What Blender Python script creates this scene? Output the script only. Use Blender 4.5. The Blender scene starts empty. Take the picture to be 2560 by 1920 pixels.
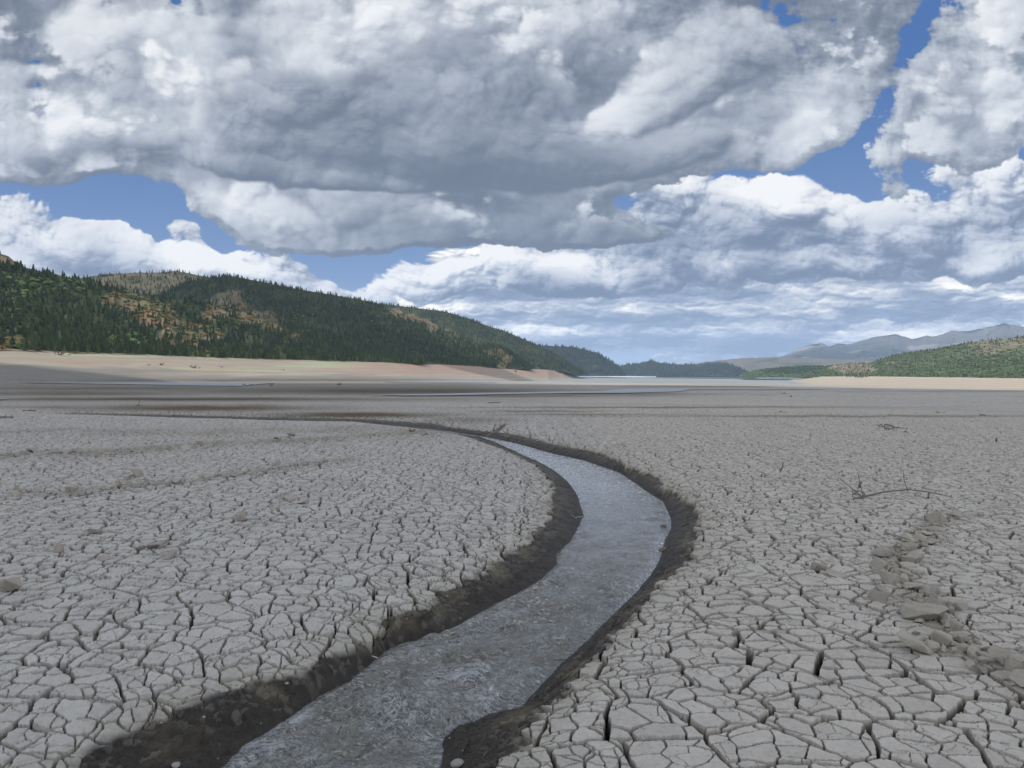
import bpy, bmesh, math, random
import numpy as np
from mathutils import Matrix, Vector

# ============================ CAMERA, WORLD, SUN ============================
SC = bpy.context.scene
COL = SC.collection
EYE = 1.6                       # camera height over the mud, metres
FPX = 1849.0                    # focal length in pixels of the 2560 px wide photograph
PITCH = math.radians(0.65); ROLL = math.radians(0.5)
_f = np.array([0, math.cos(PITCH), -math.sin(PITCH)])
_r0 = np.array([1.0, 0, 0]); _u0 = np.array([0, math.sin(PITCH), math.cos(PITCH)])
_r = math.cos(ROLL)*_r0 + math.sin(ROLL)*_u0
_u = math.cos(ROLL)*_u0 - math.sin(ROLL)*_r0
cam_d = bpy.data.cameras.new('camera'); cam = bpy.data.objects.new('camera', cam_d); COL.objects.link(cam)
cam_d.sensor_width = 36; cam_d.lens = 26; cam_d.clip_start = 0.05; cam_d.clip_end = 60000
mw = Matrix(((_r[0], _u[0], -_f[0], 0), (_r[1], _u[1], -_f[1], 0), (_r[2], _u[2], -_f[2], EYE), (0, 0, 0, 1)))
cam.matrix_world = mw
SC.camera = cam
SC.view_settings.view_transform = 'Standard'; SC.view_settings.look = 'None'
SC.view_settings.exposure = 0.0; SC.view_settings.gamma = 1.0
SC.render.engine = 'CYCLES'
SC.cycles.max_bounces = 6; SC.cycles.volume_bounces = 1
try: SC.cycles.use_denoising = True
except Exception: pass

FILLGAIN = 2.8; SKYGAIN = 1.0   # unseen cloud brightness, raised to fill the foreground / gain of the whole sky
SUN_AZ = math.radians(-78)      # measured from +Y (the view), negative = left
SUN_EL = math.radians(47)
SUND = np.array([math.sin(SUN_AZ)*math.cos(SUN_EL), math.cos(SUN_AZ)*math.cos(SUN_EL), math.sin(SUN_EL)])

class NT:
    """tiny expression builder for shader node trees"""
    def __init__(s, tree): s.t = tree; s.n = tree.nodes; s.l = tree.links
    def put(s, inp, v):
        if isinstance(v, bpy.types.NodeSocket): s.l.new(v, inp)
        elif v is not None: inp.default_value = v
    def m(s, op, a, b=None, c=None, clamp=False):
        n = s.n.new('ShaderNodeMath'); n.operation = op; n.use_clamp = clamp
        s.put(n.inputs[0], a)
        if b is not None: s.put(n.inputs[1], b)
        if c is not None: s.put(n.inputs[2], c)
        return n.outputs[0]
    def vm(s, op, a, b=None, sc=None):
        n = s.n.new('ShaderNodeVectorMath'); n.operation = op
        s.put(n.inputs[0], a)
        if b is not None: s.put(n.inputs[1], b)
        if sc is not None: s.put(n.inputs[3], sc)
        return n.outputs[1] if op in ('LENGTH', 'DOT_PRODUCT') else n.outputs[0]
    def xyz(s, x, y, z):
        n = s.n.new('ShaderNodeCombineXYZ'); s.put(n.inputs[0], x); s.put(n.inputs[1], y); s.put(n.inputs[2], z); return n.outputs[0]
    def sep(s, v):
        n = s.n.new('ShaderNodeSeparateXYZ'); s.put(n.inputs[0], v); return n.outputs[0], n.outputs[1], n.outputs[2]
    def noise(s, v, scale, detail=4, rough=.5, dist=0, color=False, typ='FBM', lac=2.0):
        n = s.n.new('ShaderNodeTexNoise'); n.noise_type = typ
        s.put(n.inputs['Vector'], v); n.inputs['Scale'].default_value = scale; n.inputs['Detail'].default_value = detail
        n.inputs['Roughness'].default_value = rough; n.inputs['Distortion'].default_value = dist; n.inputs['Lacunarity'].default_value = lac
        return n.outputs[1] if color else n.outputs[0]
    def voro(s, v, scale, feat='F1', detail=0, rough=.5, smooth=None):
        n = s.n.new('ShaderNodeTexVoronoi'); n.feature = feat; s.put(n.inputs['Vector'], v)
        n.inputs['Scale'].default_value = scale
        if 'Detail' in n.inputs: n.inputs['Detail'].default_value = detail; n.inputs['Roughness'].default_value = rough
        if smooth is not None: n.inputs['Smoothness'].default_value = smooth
        return n.outputs[0]
    def ss(s, x, a, b, lo=0.0, hi=1.0):
        n = s.n.new('ShaderNodeMapRange'); n.interpolation_type = 'SMOOTHSTEP'
        s.put(n.inputs[0], x); n.inputs[1].default_value = a; n.inputs[2].default_value = b
        n.inputs[3].default_value = lo; n.inputs[4].default_value = hi; return n.outputs[0]
    def mix(s, f, a, b, mode='MIX'):
        n = s.n.new('ShaderNodeMix'); n.data_type = 'RGBA'; n.blend_type = mode
        s.put(n.inputs[0], f)
        for i, v in ((6, a), (7, b)):
            if isinstance(v, tuple) and len(v) == 3: v = (*v, 1)
            s.put(n.inputs[i], v)
        return n.outputs[2]
    def ramp(s, x, pts):
        n = s.n.new('ShaderNodeValToRGB'); s.put(n.inputs[0], x); e = n.color_ramp.elements
        while len(e) < len(pts): e.new(.5)
        for el, (p, c) in zip(e, pts): el.position = p; el.color = (*c, 1)
        return n.outputs[0]

def U(px): return (px - 1280)/FPX
def V(px, py): return (939 + (px-1280)*.0087 - py)/FPX

# ---------------------------- noise fields (numpy) ----------------------------
def hsh(ix, iy, seed, k=2):
    ix = ix.astype(np.int64) & 0xFFFFFFFF; iy = iy.astype(np.int64) & 0xFFFFFFFF
    h = (ix*374761393 + iy*668265263 + seed*2246822519) & 0xFFFFFFFF
    h = ((h ^ (h >> 13))*1274126177) & 0xFFFFFFFF; h ^= h >> 16
    out = [(h & 0xFFFF).astype(np.float32)/65535.0]
    for i in range(k-1):
        h = ((h ^ (h >> 15))*2246822519 + 977*(i+1)) & 0xFFFFFFFF; h ^= h >> 13
        out.append((h & 0xFFFF).astype(np.float32)/65535.0)
    return out
def gnoise(x, y, seed=0):
    """gradient noise, about -0.7 .. 0.7"""
    x0 = np.floor(x); y0 = np.floor(y); fx = (x-x0).astype(np.float32); fy = (y-y0).astype(np.float32)
    sx = fx*fx*fx*(fx*(fx*6-15)+10); sy = fy*fy*fy*(fy*(fy*6-15)+10)
    def g(i, j):
        a = hsh(x0+i, y0+j, seed, 1)[0]*6.2831853
        return np.cos(a)*(fx-i) + np.sin(a)*(fy-j)
    a = g(0, 0); b = g(1, 0); c = g(0, 1); d = g(1, 1)
    return (a+(b-a)*sx)*(1-sy) + (c+(d-c)*sx)*sy
def par(fn):
    """run a noise function on four row blocks at once when the grid is large"""
    def run(x, y, *a, **k):
        x, y = np.broadcast_arrays(x, y)
        if x.size < 250000: return fn(x, y, *a, **k)
        from concurrent.futures import ThreadPoolExecutor
        xs, ys = np.array_split(x, 12), np.array_split(y, 12)
        with ThreadPoolExecutor(4) as ex: return np.concatenate(list(ex.map(lambda i: fn(xs[i], ys[i], *a, **k), range(12))))
    return run
@par
def fbm(x, y, oc=5, seed=0, gain=.5, lac=2.03):
    s = 0; a = 1.0; t = 0
    for i in range(oc):
        s = s + a*gnoise(x, y, seed+i*17); t += a; a *= gain; x = x*lac+3.1; y = y*lac+7.7
    return s/t*1.6
def worley(x, y, seed=0):
    x0 = np.floor(x); y0 = np.floor(y); m = np.full(x.shape, 9.0, np.float32)
    for i in (-1, 0, 1):
        for j in (-1, 0, 1):
            a, b = hsh(x0+i, y0+j, seed)
            d = (x0+i+a-x)**2 + (y0+j+b-y)**2
            m = np.minimum(m, d)
    return np.sqrt(m)
@par
def puff(x, y, oc=4, seed=0, gain=.5):
    s = 0; a = 1.0; t = 0
    for i in range(oc):
        s = s + a*(.42 - np.minimum(worley(x, y, seed+i*31), 1.1)**2); t += a; a *= gain; x = x*2.1+1.7; y = y*2.1+4.3
    return s/t
def sstep(a, b, x):
    t = np.clip((x-a)/(b-a), 0, 1); return t*t*(3-2*t)

# ---- the cloudy sky, worked out as a field over directions u = x/y, v = z/y (front half of the sky)
def bl(u, v, lst, G=1.0):
    s = np.zeros_like(u)
    for (px, py, rx, ry, rot, amp) in lst:
        a = math.radians(rot); du = u-U(px); dv = v-V(px, py); rx /= FPX; ry /= FPX
        A = (du*math.cos(a)+dv*math.sin(a))/rx; B = (-du*math.sin(a)+dv*math.cos(a))/ry
        s += G*amp*np.exp(-(A*A+B*B))
    return s
def shiftmean(f, steps, dx, dy):
    """light path through the cloud field towards the sun (up and left), on the sample grid"""
    s = np.zeros_like(f)
    for k in steps:
        ax = int(round(dx*k)); ay = int(round(dy*k))
        s += np.roll(np.roll(f, ax, 1), ay, 0)
    return s/len(steps)
def ramp3(t, cols):
    t = np.clip(t, 0, 1)*(len(cols)-1); i = np.minimum(t.astype(int), len(cols)-2); f = (t-i)[..., None]
    c = np.array(cols, np.float32); return c[i]*(1-f) + c[i+1]*f
GREY = [(.105, .145, .235), (.175, .225, .325), (.30, .35, .46), (.49, .54, .63), (.74, .77, .82), (.96, .96, .96)]
OVER = [(.105, .135, .19), (.17, .205, .27), (.275, .315, .385), (.44, .48, .55), (.66, .70, .755), (.90, .915, .93)]
FARC = [(.14, .19, .29), (.19, .25, .37), (.29, .35, .47), (.58, .62, .68), (1.05, 1.02, .97), (1.55, 1.45, 1.28)]
def sky_front(u, v, pxr):
    """u, v 2-D arrays whose rows go DOWN; pxr = grid samples per unit of u"""
    vv = np.maximum(v, 0)
    top = np.array((.050, .145, .40)); hor = np.array((.28, .42, .64))
    g = np.clip(vv/.42, 0, 1)[..., None]**.62
    C = hor*(1-g) + top*g
    C = C + (np.exp(-vv/.035)[..., None])*np.array((.16, .13, .03))
    def layer(C, f, det, lum, edge=.10, col=GREY, g1=1.0, g2=1.0, depth=.09, sil=.10):
        f = f.astype(np.float32)
        al = sstep(0, edge, f)
        th = .55*np.tanh(np.clip(f, 0, 9)*1.3) + det*.8
        st = depth*pxr
        rel = g1*1.7*(th - shiftmean(th, [.06*st, .14*st], .62, .78)) + g2*.95*(th - shiftmean(th, [.3*st, .6*st, 1.0*st, 1.5*st], .62, .78))
        rel = np.where(rel > 0, .42*np.tanh(rel/.42), .5*np.tanh(rel/.5))
        L = lum + rel + sil*(1-sstep(0, .25, f)) - .10*np.clip(f, 0, 1)
        L = .10 + .04*det + np.log1p(np.exp((L-.10)*9))/9 - .02
        c = ramp3(L, col)
        return C*(1-al[..., None]) + c*al[..., None]
    # 1: flattened rows of small cumulus towards the horizon
    wu = u + .014*fbm(u*24, v*60, 3, 5); wv = v + .007*fbm(u*24, v*70, 3, 6)
    pz = 1/(vv+.05)
    hi = sstep(.03, .2, v)
    n1 = .60*fbm(wu*5, wv*26, 5, 11, .5) + .85*puff(wu*12, wv*34, 5, 12, .55)
    f1 = .52 + 1.25*n1 + bl(wu, wv, [(1700, 878, 260, 26, 0, -.75), (1400, 905, 600, 22, 0, -.7), (2050, 850, 100, 12, 0, -.3), (700, 700, 300, 50, 0, -.5), (270, 530, 300, 60, 0, -1.2), (860, 680, 160, 60, 0, -1.0),(550, 630, 160, 60, 0, -1.0)])
    f1 = f1 - 1.3*sstep(.10, .17, v + .06*sstep(-.25, -.45, u) - .05*sstep(-.2, -.05, u)) + .12*sstep(.10,.0,v)
    l1 = .50 + .44*fbm(wu*5, wv*30, 4, 21) + bl(wu, wv, [(1500, 770, 600, 16, 0, .14), (1450, 825, 500, 12, 0, .12), (1600, 800, 600, 12, 0, -.14), (1600, 735, 700, 16, 0, -.16), (2300, 700, 300, 20, 0, .12), (2300, 770, 300, 16, 0, .10), (1800, 850, 300, 14, 0, -.10)])
    C = layer(C, f1, .6*n1, l1, .22, FARC, .9, 1.1, .03)
    # 2: puffy field on the right and the bright cumulus above the hills
    wu = u + .018*fbm(u*12, v*16, 2, 31, .4); wv = v + .013*fbm(u*12, v*16, 2, 32, .4)
    n = .50*fbm(wu*9, wv*15, 5, 41, .5) + .95*puff(wu*12, wv*18, 6, 42, .52)
    n2 = fbm(wu*20, wv*34, 5, 44, .6)
    f2 = -.62 + 1.15*n + .12*n2 + bl(wu, wv, [
        (60, 640, 150, 100, 0, 1.2), (230, 700, 260, 50, 0, 1.2), (500, 720, 200, 50, 0, .9), (20, 535, 60, 60, 0, .6), (230, 630, 150, 50, 0, 1.1), (260, 580, 50, 25, 0, .4), (340, 660, 90, 60, 0, .5), (470, 575, 42, 26, 0, 1.0), (500, 620, 25, 24, 0, .6),
        (560, 710, 200, 50, -8, 1.2), (460, 640, 60, 30, 0, .4), (740, 700, 90, 65, -10, .9), (700, 630, 50, 25, 0, .3), (900, 765, 200, 26, -14, .7), (1080, 715, 110, 50, 0, .95), (1060, 660, 60, 30, 0, .35), (1290, 660, 150, 55, -5, 1.15), (1250, 590, 60, 20, 0, .6), (1500, 700, 250, 45, 0, .9),
        (1750, 560, 260, 90, 0, 1.25), (1650, 440, 140, 40, 0, .5), (1930, 490, 130, 40, 10, .75), (2230, 520, 110, 30, 10, .5), (1980, 620, 300, 70, 0, .75), (2250, 580, 250, 60, 0, .9), (2480, 480, 160, 140, 30, 1.0), (2450, 620, 250, 60, 0, .6), (2250, 670, 500, 35, 0, .6), (2390, 390, 60, 30, 40, .25), (2235, 430, 36, 70, 20, .45), (2060, 510, 80, 14, 15, .55), (1750, 650, 400, 40, 0, .5)])
    l2 = .52 + .34*fbm(wu*6, wv*12, 4, 43) + bl(wu, wv, [(60, 560, 100, 60, 0, .22), (260, 590, 140, 26, 0, .14), (250, 650, 130, 25, 0, -.06), (600, 670, 220, 30, -8, .24), (740, 730, 120, 20, 0, .06), (1080, 680, 120, 40, 0, .18), (1320, 630, 170, 40, -10, .32),
        (1250, 745, 300, 24, 0, -.26), (1600, 720, 300, 30, 0, -.22), (1720, 450, 160, 60, 0, .22), (1950, 490, 200, 40, 0, .22), (1750, 600, 260, 36, 0, -.22), (1560, 590, 160, 45, 0, -.28), (2100, 610, 200, 20, 0, -.10), (2350, 690, 300, 20, 0, -.18), (2480, 420, 120, 80, 0, .20), (2300, 600, 200, 20, 0, .10), (2150, 560, 160, 14, 0, -.12)])
    C = layer(C, f2, n+.1*n2, l2, .13, GREY, .8, 1.15, .05)
    # 3: the great mass overhead: ragged grey-white sheet, then the dark shelves hanging in front of it
    wu = u + .022*fbm(u*5, v*7, 2, 51, .4) + .006*fbm(u*26, v*30, 2, 53); wv = v + .018*fbm(u*5, v*7, 2, 52, .4) + .005*fbm(u*26, v*30, 2, 54)
    n = .45*fbm(wu*4.2, wv*5.5, 4, 61, .42) + .8*puff(wu*6.0, wv*8.0, 6, 62, .5)
    n3 = puff(wu*20, wv*26, 4, 64, .5)
    f3 = .10 + 1.7*n + .42*n3 + .25*fbm(u*34, v*40, 4, 67, .6) + bl(wu, wv, [
        (100, 475, 240, 26, 0, -.5), (270, 515, 240, 56, -3, -1.4), (60, 600, 300, 110, 0, -2.2), (470, 620, 150, 100, -30, -1.2), (700, 740, 500, 80, -4, -2.4), (420, 490, 50, 36, -40, -.6),
        (1250, 800, 900, 130, 0, -2.6), (1290, 690, 230, 62, -6, -1.2), (1060, 710, 130, 50, 0, -.9), (1480, 650, 220, 40, 0, -.5), (1640, 480, 150, 46, 8, -.9), (1820, 510, 260, 80, 14, -1.8), (2200, 650, 500, 160, 0, -2.6), (1360, 572, 50, 24, 0, -.9), (1700, 700, 600, 60, 0, -1.6),
        (2080, 425, 110, 66, 40, -1.4), (2180, 300, 70, 60, 60, -.9), (2310, 430, 110, 36, 0, -.9), (1990, 330, 60, 120, 40, .5), (2170, 190, 80, 60, 50, .35), (2500, 500, 160, 90, 40, -1.6), (2265, 120, 170, 28, 60, -.85), (2360, 20, 50, 50, 60, -.6),
        (95, 115, 50, 26, -20, -.8), (95, 150, 50, 16, -5, -.8), (440, 25, 24, 50, 30, -1.15), (500, 45, 20, 20, 0, -.9), (85, 205, 26, 16, 0, -.8), (5, 260, 20, 40, 0, -.4),
        (1100, 330, 800, 260, -4, .9), (900, 120, 900, 200, 0, .55), (1000, 560, 420, 60, -5, 1.5), (640, 510, 220, 55, -18, 1.1), (1500, 590, 200, 26, -2, 1.3), (1750, 620, 160, 20, 0, .9), (200, 370, 260, 60, 0, .7), (1750, 330, 330, 90, 8, .7), (2430, 220, 150, 110, 60, .65), (2480, 60, 120, 120, 0, .5)])
    f3 = f3 + (.75*fbm(u*13, v*16, 6, 68, .66) + .4*puff(u*22, v*26, 4, 69, .55))*np.exp(-(f3/.9)**2)
    l3 = .56 + .30*fbm(wu*4, wv*7, 5, 63) + bl(wu, wv, [
        (1000, 600, 520, 36, -5, -.14), (1150, 540, 400, 60, 0, -.12), (1550, 600, 330, 35, 0, -.14), (1150, 330, 500, 160, 0, -.14), (1500, 260, 500, 160, 0, -.06), (330, 400, 260, 24, -4, -.14), (40, 60, 200, 90, 0, -.16), (60, 410, 150, 30, 0, -.14), (2050, 120, 230, 130, 20, -.12), (2330, 290, 120, 60, 20, -.14), (640, 280, 60, 230, 12, -.14),
        (170, 290, 150, 100, 0, .20), (470, 220, 100, 150, 20, .20), (760, 180, 90, 150, 0, .08), (640, 500, 180, 34, -14, .24), (940, 490, 160, 20, -6, .18), (1330, 40, 260, 60, 0, .16), (870, 60, 120, 60, 0, .12), (2470, 70, 110, 110, 40, .24), (1990, 300, 60, 100, 30, .12)], 1.7)
    C = layer(C, f3, n+.22*n3, l3, .20, OVER, .6, .62, .10)
    # 3b: billows inside the mass, one heap in front of the other
    inside = sstep(-.05, 1.0, f3)
    for k, (sc_, bi, lb) in enumerate([(3.2, -.12, .62), (4.4, -.20, .54), (5.6, -.26, .60), (7.5, -.30, .60)]):
        nb = .5*fbm(u*sc_+k*7, v*sc_*1.3, 4, 81+k, .45) + .8*puff(wu*sc_*1.5+k*3, wv*sc_*2.0, 6, 91+k, .47)
        fb = (bi + nb)*inside - (1-inside)*.3
        lk = lb + bl(wu, wv, [(1150, 340, 460, 150, 0, -.42), (820, 300, 120, 160, 20, -.14), (1480, 330, 300, 100, 0, -.16), (1050, 600, 560, 60, -3, -.34), (1520, 590, 240, 50, 0, -.42), (330, 400, 300, 30, -4, -.2), (1600, 420, 400, 50, 8, -.16), (2330, 290, 160, 60, 20, -.12), (40, 60, 200, 90, 0, -.14), (170, 290, 150, 100, 0, .12), (470, 220, 110, 150, 20, .10), (2470, 70, 110, 110, 40, .10), (640, 500, 180, 34, -14, .14)]) + .18*fbm(u*3, v*5, 3, 85+k)
        C = layer(C, fb, nb, lk, .15, OVER, .8, 1.0, .08, .10)
    # 4: dark shelf over the middle, soft on top, with a clear lower edge
    f4 = -.55 + 1.0*n + .2*n3 + .25*fbm(wu*3, wv*4, 3, 71) + bl(wu, wv, [(1150, 350, 480, 130, -6, 1.5), (760, 440, 330, 30, -8, .95), (1430, 370, 300, 70, -4, .9), (1450, 120, 60, 170, -38, .35), (1000, 230, 110, 90, 0, .45), (1300, 200, 150, 90, 20, .35), (1650, 360, 260, 45, 4, .6), (300, 395, 200, 20, -4, .4), (1650, 480, 300, 40, 8, -1.0), (700, 530, 500, 40, -12, -1.0), (1100, 500, 300, 18, -4, -.4)])
    l4 = .33 + .22*fbm(wu*5, wv*8, 5, 73) + bl(wu, wv, [(1150, 440, 520, 40, -6, -.10), (700, 465, 300, 20, -8, -.08), (1500, 420, 260, 40, 0, -.08), (1200, 250, 200, 50, 0, -.04)], 1.5)
    C = layer(C, f4, n+.22*n3, l4, .30, OVER, .8, .7, .08, .06)
    # 5: the bright-edged cloud whose rim runs up to the right
    f5 = -.75 + .9*n + .25*n3 + bl(wu, wv, [(1720, 150, 330, 110, 32, 1.1), (1950, 160, 200, 110, 20, .7), (1600, 260, 200, 70, 30, .5), (1420, 130, 60, 200, -38, -.4), (1800, 420, 300, 60, 10, -.5), (2265, 120, 170, 44, 60, -1.2), (2180, 300, 80, 66, 60, -1.2)])
    l5 = .52 + .24*fbm(wu*5, wv*8, 5, 75) + bl(wu, wv, [(1560, 120, 70, 170, -38, .16), (1750, 250, 260, 30, 30, -.12), (1990, 300, 70, 90, 30, .16)], 1.5)
    C = layer(C, f5, n+.22*n3, l5, .22, OVER, .8, .7, .08, .10)
    return C

world = bpy.data.worlds.new('World'); SC.world = world; world.use_nodes = True
w = NT(world.node_tree); w.n.clear()
def build_sky_map():
    """colour of the cloudy sky over directions (x/y, z/y) in the front part of the sky"""
    K = 960.0; M = 150; u0, u1, v0, v1 = -1.05, 1.05, -.03, .78
    nx = int((u1-u0)*K); ny = int((v1-v0)*K)
    uu, vv = np.meshgrid(u0 + (np.arange(-M, nx+M)+.5)/K, v1 - (np.arange(-M, ny+M)+.5)/K)
    C = sky_front(uu, vv, K)[M:M+ny, M:M+nx]
    px = np.ones((ny, nx, 4), np.float32); px[..., :3] = C[::-1]
    im = bpy.data.images.new('sky_map', nx, ny, alpha=False, float_buffer=True)
    im.colorspace_settings.name = 'Non-Color'
    im.pixels.foreach_set(px.ravel()); im.update(); im.pack()
    return im, (u0, u1, v0, v1)
im, (su0, su1, sv0, sv1) = build_sky_map()
sky = w.n.new('ShaderNodeTexSky'); sky.sky_type = 'NISHITA'; sky.sun_disc = False
sky.sun_elevation = SUN_EL; sky.sun_rotation = SUN_AZ
sky.altitude = 1700; sky.air_density = 1.0; sky.dust_density = 0.3; sky.ozone_density = 2.5
tc = w.n.new('ShaderNodeTexCoord'); D = w.vm('NORMALIZE', tc.outputs['Generated'])
dx, dy, dz0 = w.sep(D); dz = w.m('MAXIMUM', dz0, 0.0)
idy = w.m('DIVIDE', 1.0, w.m('MAXIMUM', dy, .03))
u = w.m('MULTIPLY', dx, idy); v = w.m('MULTIPLY', dz, idy)
tex = w.n.new('ShaderNodeTexImage'); tex.image = im; tex.extension = 'EXTEND'; tex.interpolation = 'Linear'
w.put(tex.inputs[0], w.xyz(w.m('DIVIDE', w.m('SUBTRACT', u, su0), su1-su0), w.m('DIVIDE', w.m('SUBTRACT', v, sv0), sv1-sv0), 0.0))
inside = w.m('MULTIPLY', w.m('MULTIPLY', w.ss(u, -1.04, -.86), w.ss(u, 1.04, .86)), w.m('MULTIPLY', w.ss(v, .77, .64), w.ss(dy, .05, .12)))
# the rest of the sky dome: broken cumulus, unseen, made brighter to light the foreground
inv = w.m('DIVIDE', 1.0, w.m('ADD', dz, .25))
q = w.xyz(w.m('MULTIPLY', dx, inv), w.m('MULTIPLY', dy, inv), dz)
n1 = w.noise(q, 1.6, 5, .55)
al = w.ss(n1, .40, .52)
cl = w.ramp(w.m('MULTIPLY_ADD', w.m('SUBTRACT', w.noise(q, 2.7, 4, .5), .5), 1.2, .65), [(0.0, (.25, .29, .36)), (.5, (.50, .54, .60)), (1.0, (.98, .97, .95))])
cl = w.vm('SCALE', cl, sc=FILLGAIN)
rest = w.mix(al, w.vm('SCALE', sky.outputs[0], sc=.10), cl)
colr = w.mix(inside, rest, tex.outputs[0])
bg = w.n.new('ShaderNodeBackground'); w.put(bg.inputs[0], colr); bg.inputs[1].default_value = SKYGAIN
wo = w.n.new('ShaderNodeOutputWorld'); w.l.new(bg.outputs[0], wo.inputs[0])
world.cycles.sampling_method = 'MANUAL'; world.cycles.sample_map_resolution = 512

sun_d = bpy.data.lights.new('sun', 'SUN'); sun_d.energy = 3.7; sun_d.angle = math.radians(.5); sun_d.color = (1, .955, .88)
sun = bpy.data.objects.new('sun', sun_d); COL.objects.link(sun)
sun.rotation_euler = Vector(SUND).to_track_quat('Z', 'Y').to_euler()

# ============================ HELPERS ============================
def ray(px, py):
    """direction in the world of a pixel of the 2560x1920 photograph"""
    d = _f + (px-1280)/FPX*_r - (py-960)/FPX*_u
    return d
def onplane(px, py, z):
    d = ray(px, py); t = (z-EYE)/d[2]; return np.array((d[0]*t, d[1]*t))
def project(x, y, z):
    """world -> photograph pixels (used only to look up which stretch of ground a point belongs to)"""
    X = x; Y = y; Z = z-EYE
    c = X*_f[0]+Y*_f[1]+Z*_f[2]; a = X*_r[0]+Y*_r[1]+Z*_r[2]; b = X*_u[0]+Y*_u[1]+Z*_u[2]
    c = np.maximum(c, 1e-3)
    return 1280+FPX*a/c, 960-FPX*b/c
_LR = np.log([.01, 20, 40, 100, 300, 700, 1500, 3000, 8000, 30000]); _LZ = [0, 0, -.10, -1.2, -4.4, -7.0, -10.4, -13, -14, -14]
def base_z(r):
    """the lake bed sinks gently away from the camera towards the far lake"""
    L = np.log(np.maximum(r, .011)); k = .12
    return sum(np.interp(L+o*k, _LR, _LZ) for o in (-1.5, -.75, 0, .75, 1.5))/5
def mesh_grid(name, P, close=False, mat=None, smooth=True, attrs=None):
    """P (n, m, 3) grid of points -> mesh object"""
    n, m, _ = P.shape
    me = bpy.data.meshes.new(name); nv = n*m
    me.vertices.add(nv); me.vertices.foreach_set('co', P.reshape(-1).astype(np.float32))
    i = np.arange(n-1)[:, None]; j = np.arange(m if close else m-1)[None, :]; j2 = (j+1) % m
    F = np.stack([i*m+j+0*i, i*m+j2, (i+1)*m+j2, (i+1)*m+j+0*i], -1).reshape(-1, 4)
    nf = len(F); me.loops.add(nf*4); me.polygons.add(nf)
    me.loops.foreach_set('vertex_index', F.reshape(-1).astype(np.int32))
    me.polygons.foreach_set('loop_start', np.arange(0, nf*4, 4, dtype=np.int32))
    me.polygons.foreach_set('loop_total', np.full(nf, 4, np.int32))
    me.polygons.foreach_set('use_smooth', np.full(nf, smooth))
    for k, a in (attrs or {}).items():
        if a.ndim == 3:
            at = me.color_attributes.new(k, 'FLOAT_COLOR', 'POINT')
            c = np.ones((nv, 4), np.float32); c[:, :3] = a.reshape(-1, 3); at.data.foreach_set('color', c.ravel())
        else:
            at = me.attributes.new(k, 'FLOAT', 'POINT'); at.data.foreach_set('value', a.reshape(-1).astype(np.float32))
    me.update(calc_edges=True)
    ob = bpy.data.objects.new(name, me); COL.objects.link(ob)
    if mat: me.materials.append(mat)
    return ob
def mesh_tris(name, Vv, F, mat=None, col=None, smooth=False):
    me = bpy.data.meshes.new(name); me.vertices.add(len(Vv)); me.vertices.foreach_set('co', np.asarray(Vv, np.float32).ravel())
    nf = len(F); F = np.asarray(F, np.int32); k = F.shape[1]
    me.loops.add(nf*k); me.polygons.add(nf); me.loops.foreach_set('vertex_index', F.ravel())
    me.polygons.foreach_set('loop_start', np.arange(0, nf*k, k, dtype=np.int32)); me.polygons.foreach_set('loop_total', np.full(nf, k, np.int32))
    me.polygons.foreach_set('use_smooth', np.full(nf, smooth))
    if col is not None:
        at = me.color_attributes.new('col', 'FLOAT_COLOR', 'POINT'); c = np.ones((len(Vv), 4), np.float32); c[:, :3] = col; at.data.foreach_set('color', c.ravel())
    me.update(calc_edges=True)
    if mat: me.materials.append(mat)
    return me
def link(name, me, parent=None, **kw):
    o = bpy.data.objects.new(name, me); COL.objects.link(o)
    if parent: o.parent = parent
    for k, v_ in kw.items(): o[k] = v_
    return o
def new_mat(name):
    m = bpy.data.materials.new(name); m.use_nodes = True; t = NT(m.node_tree); t.n.clear()
    b = t.n.new('ShaderNodeBsdfPrincipled'); o = t.n.new('ShaderNodeOutputMaterial'); t.l.new(b.outputs[0], o.inputs[0])
    return m, t, b
def attr(t, name, color=True):
    n = t.n.new('ShaderNodeAttribute'); n.attribute_name = name; return n.outputs[0] if color else n.outputs[2]
def pos(t): return t.n.new('ShaderNodeNewGeometry').outputs['Position']
def bump(t, h, strength, dist):
    n = t.n.new('ShaderNodeBump'); n.inputs['Strength'].default_value = strength; n.inputs['Distance'].default_value = dist; t.put(n.inputs['Height'], h); return n.outputs[0]
def chunked(fn, n, step=60000):
    """the same numpy work on slices, four at a time"""
    from concurrent.futures import ThreadPoolExecutor
    sl = [slice(a, min(a+step, n)) for a in range(0, n, step)]; out = [None]
    def one(s_):
        r_ = fn(s_); return s_, r_
    with ThreadPoolExecutor(4) as ex:
        for s_, r_ in ex.map(one, sl):
            if out[0] is None: out[0] = [np.empty((n,)+q_.shape[1:], np.float32) for q_ in r_]
            for o_, q_ in zip(out[0], r_): o_[s_] = q_
    return out[0]

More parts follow.
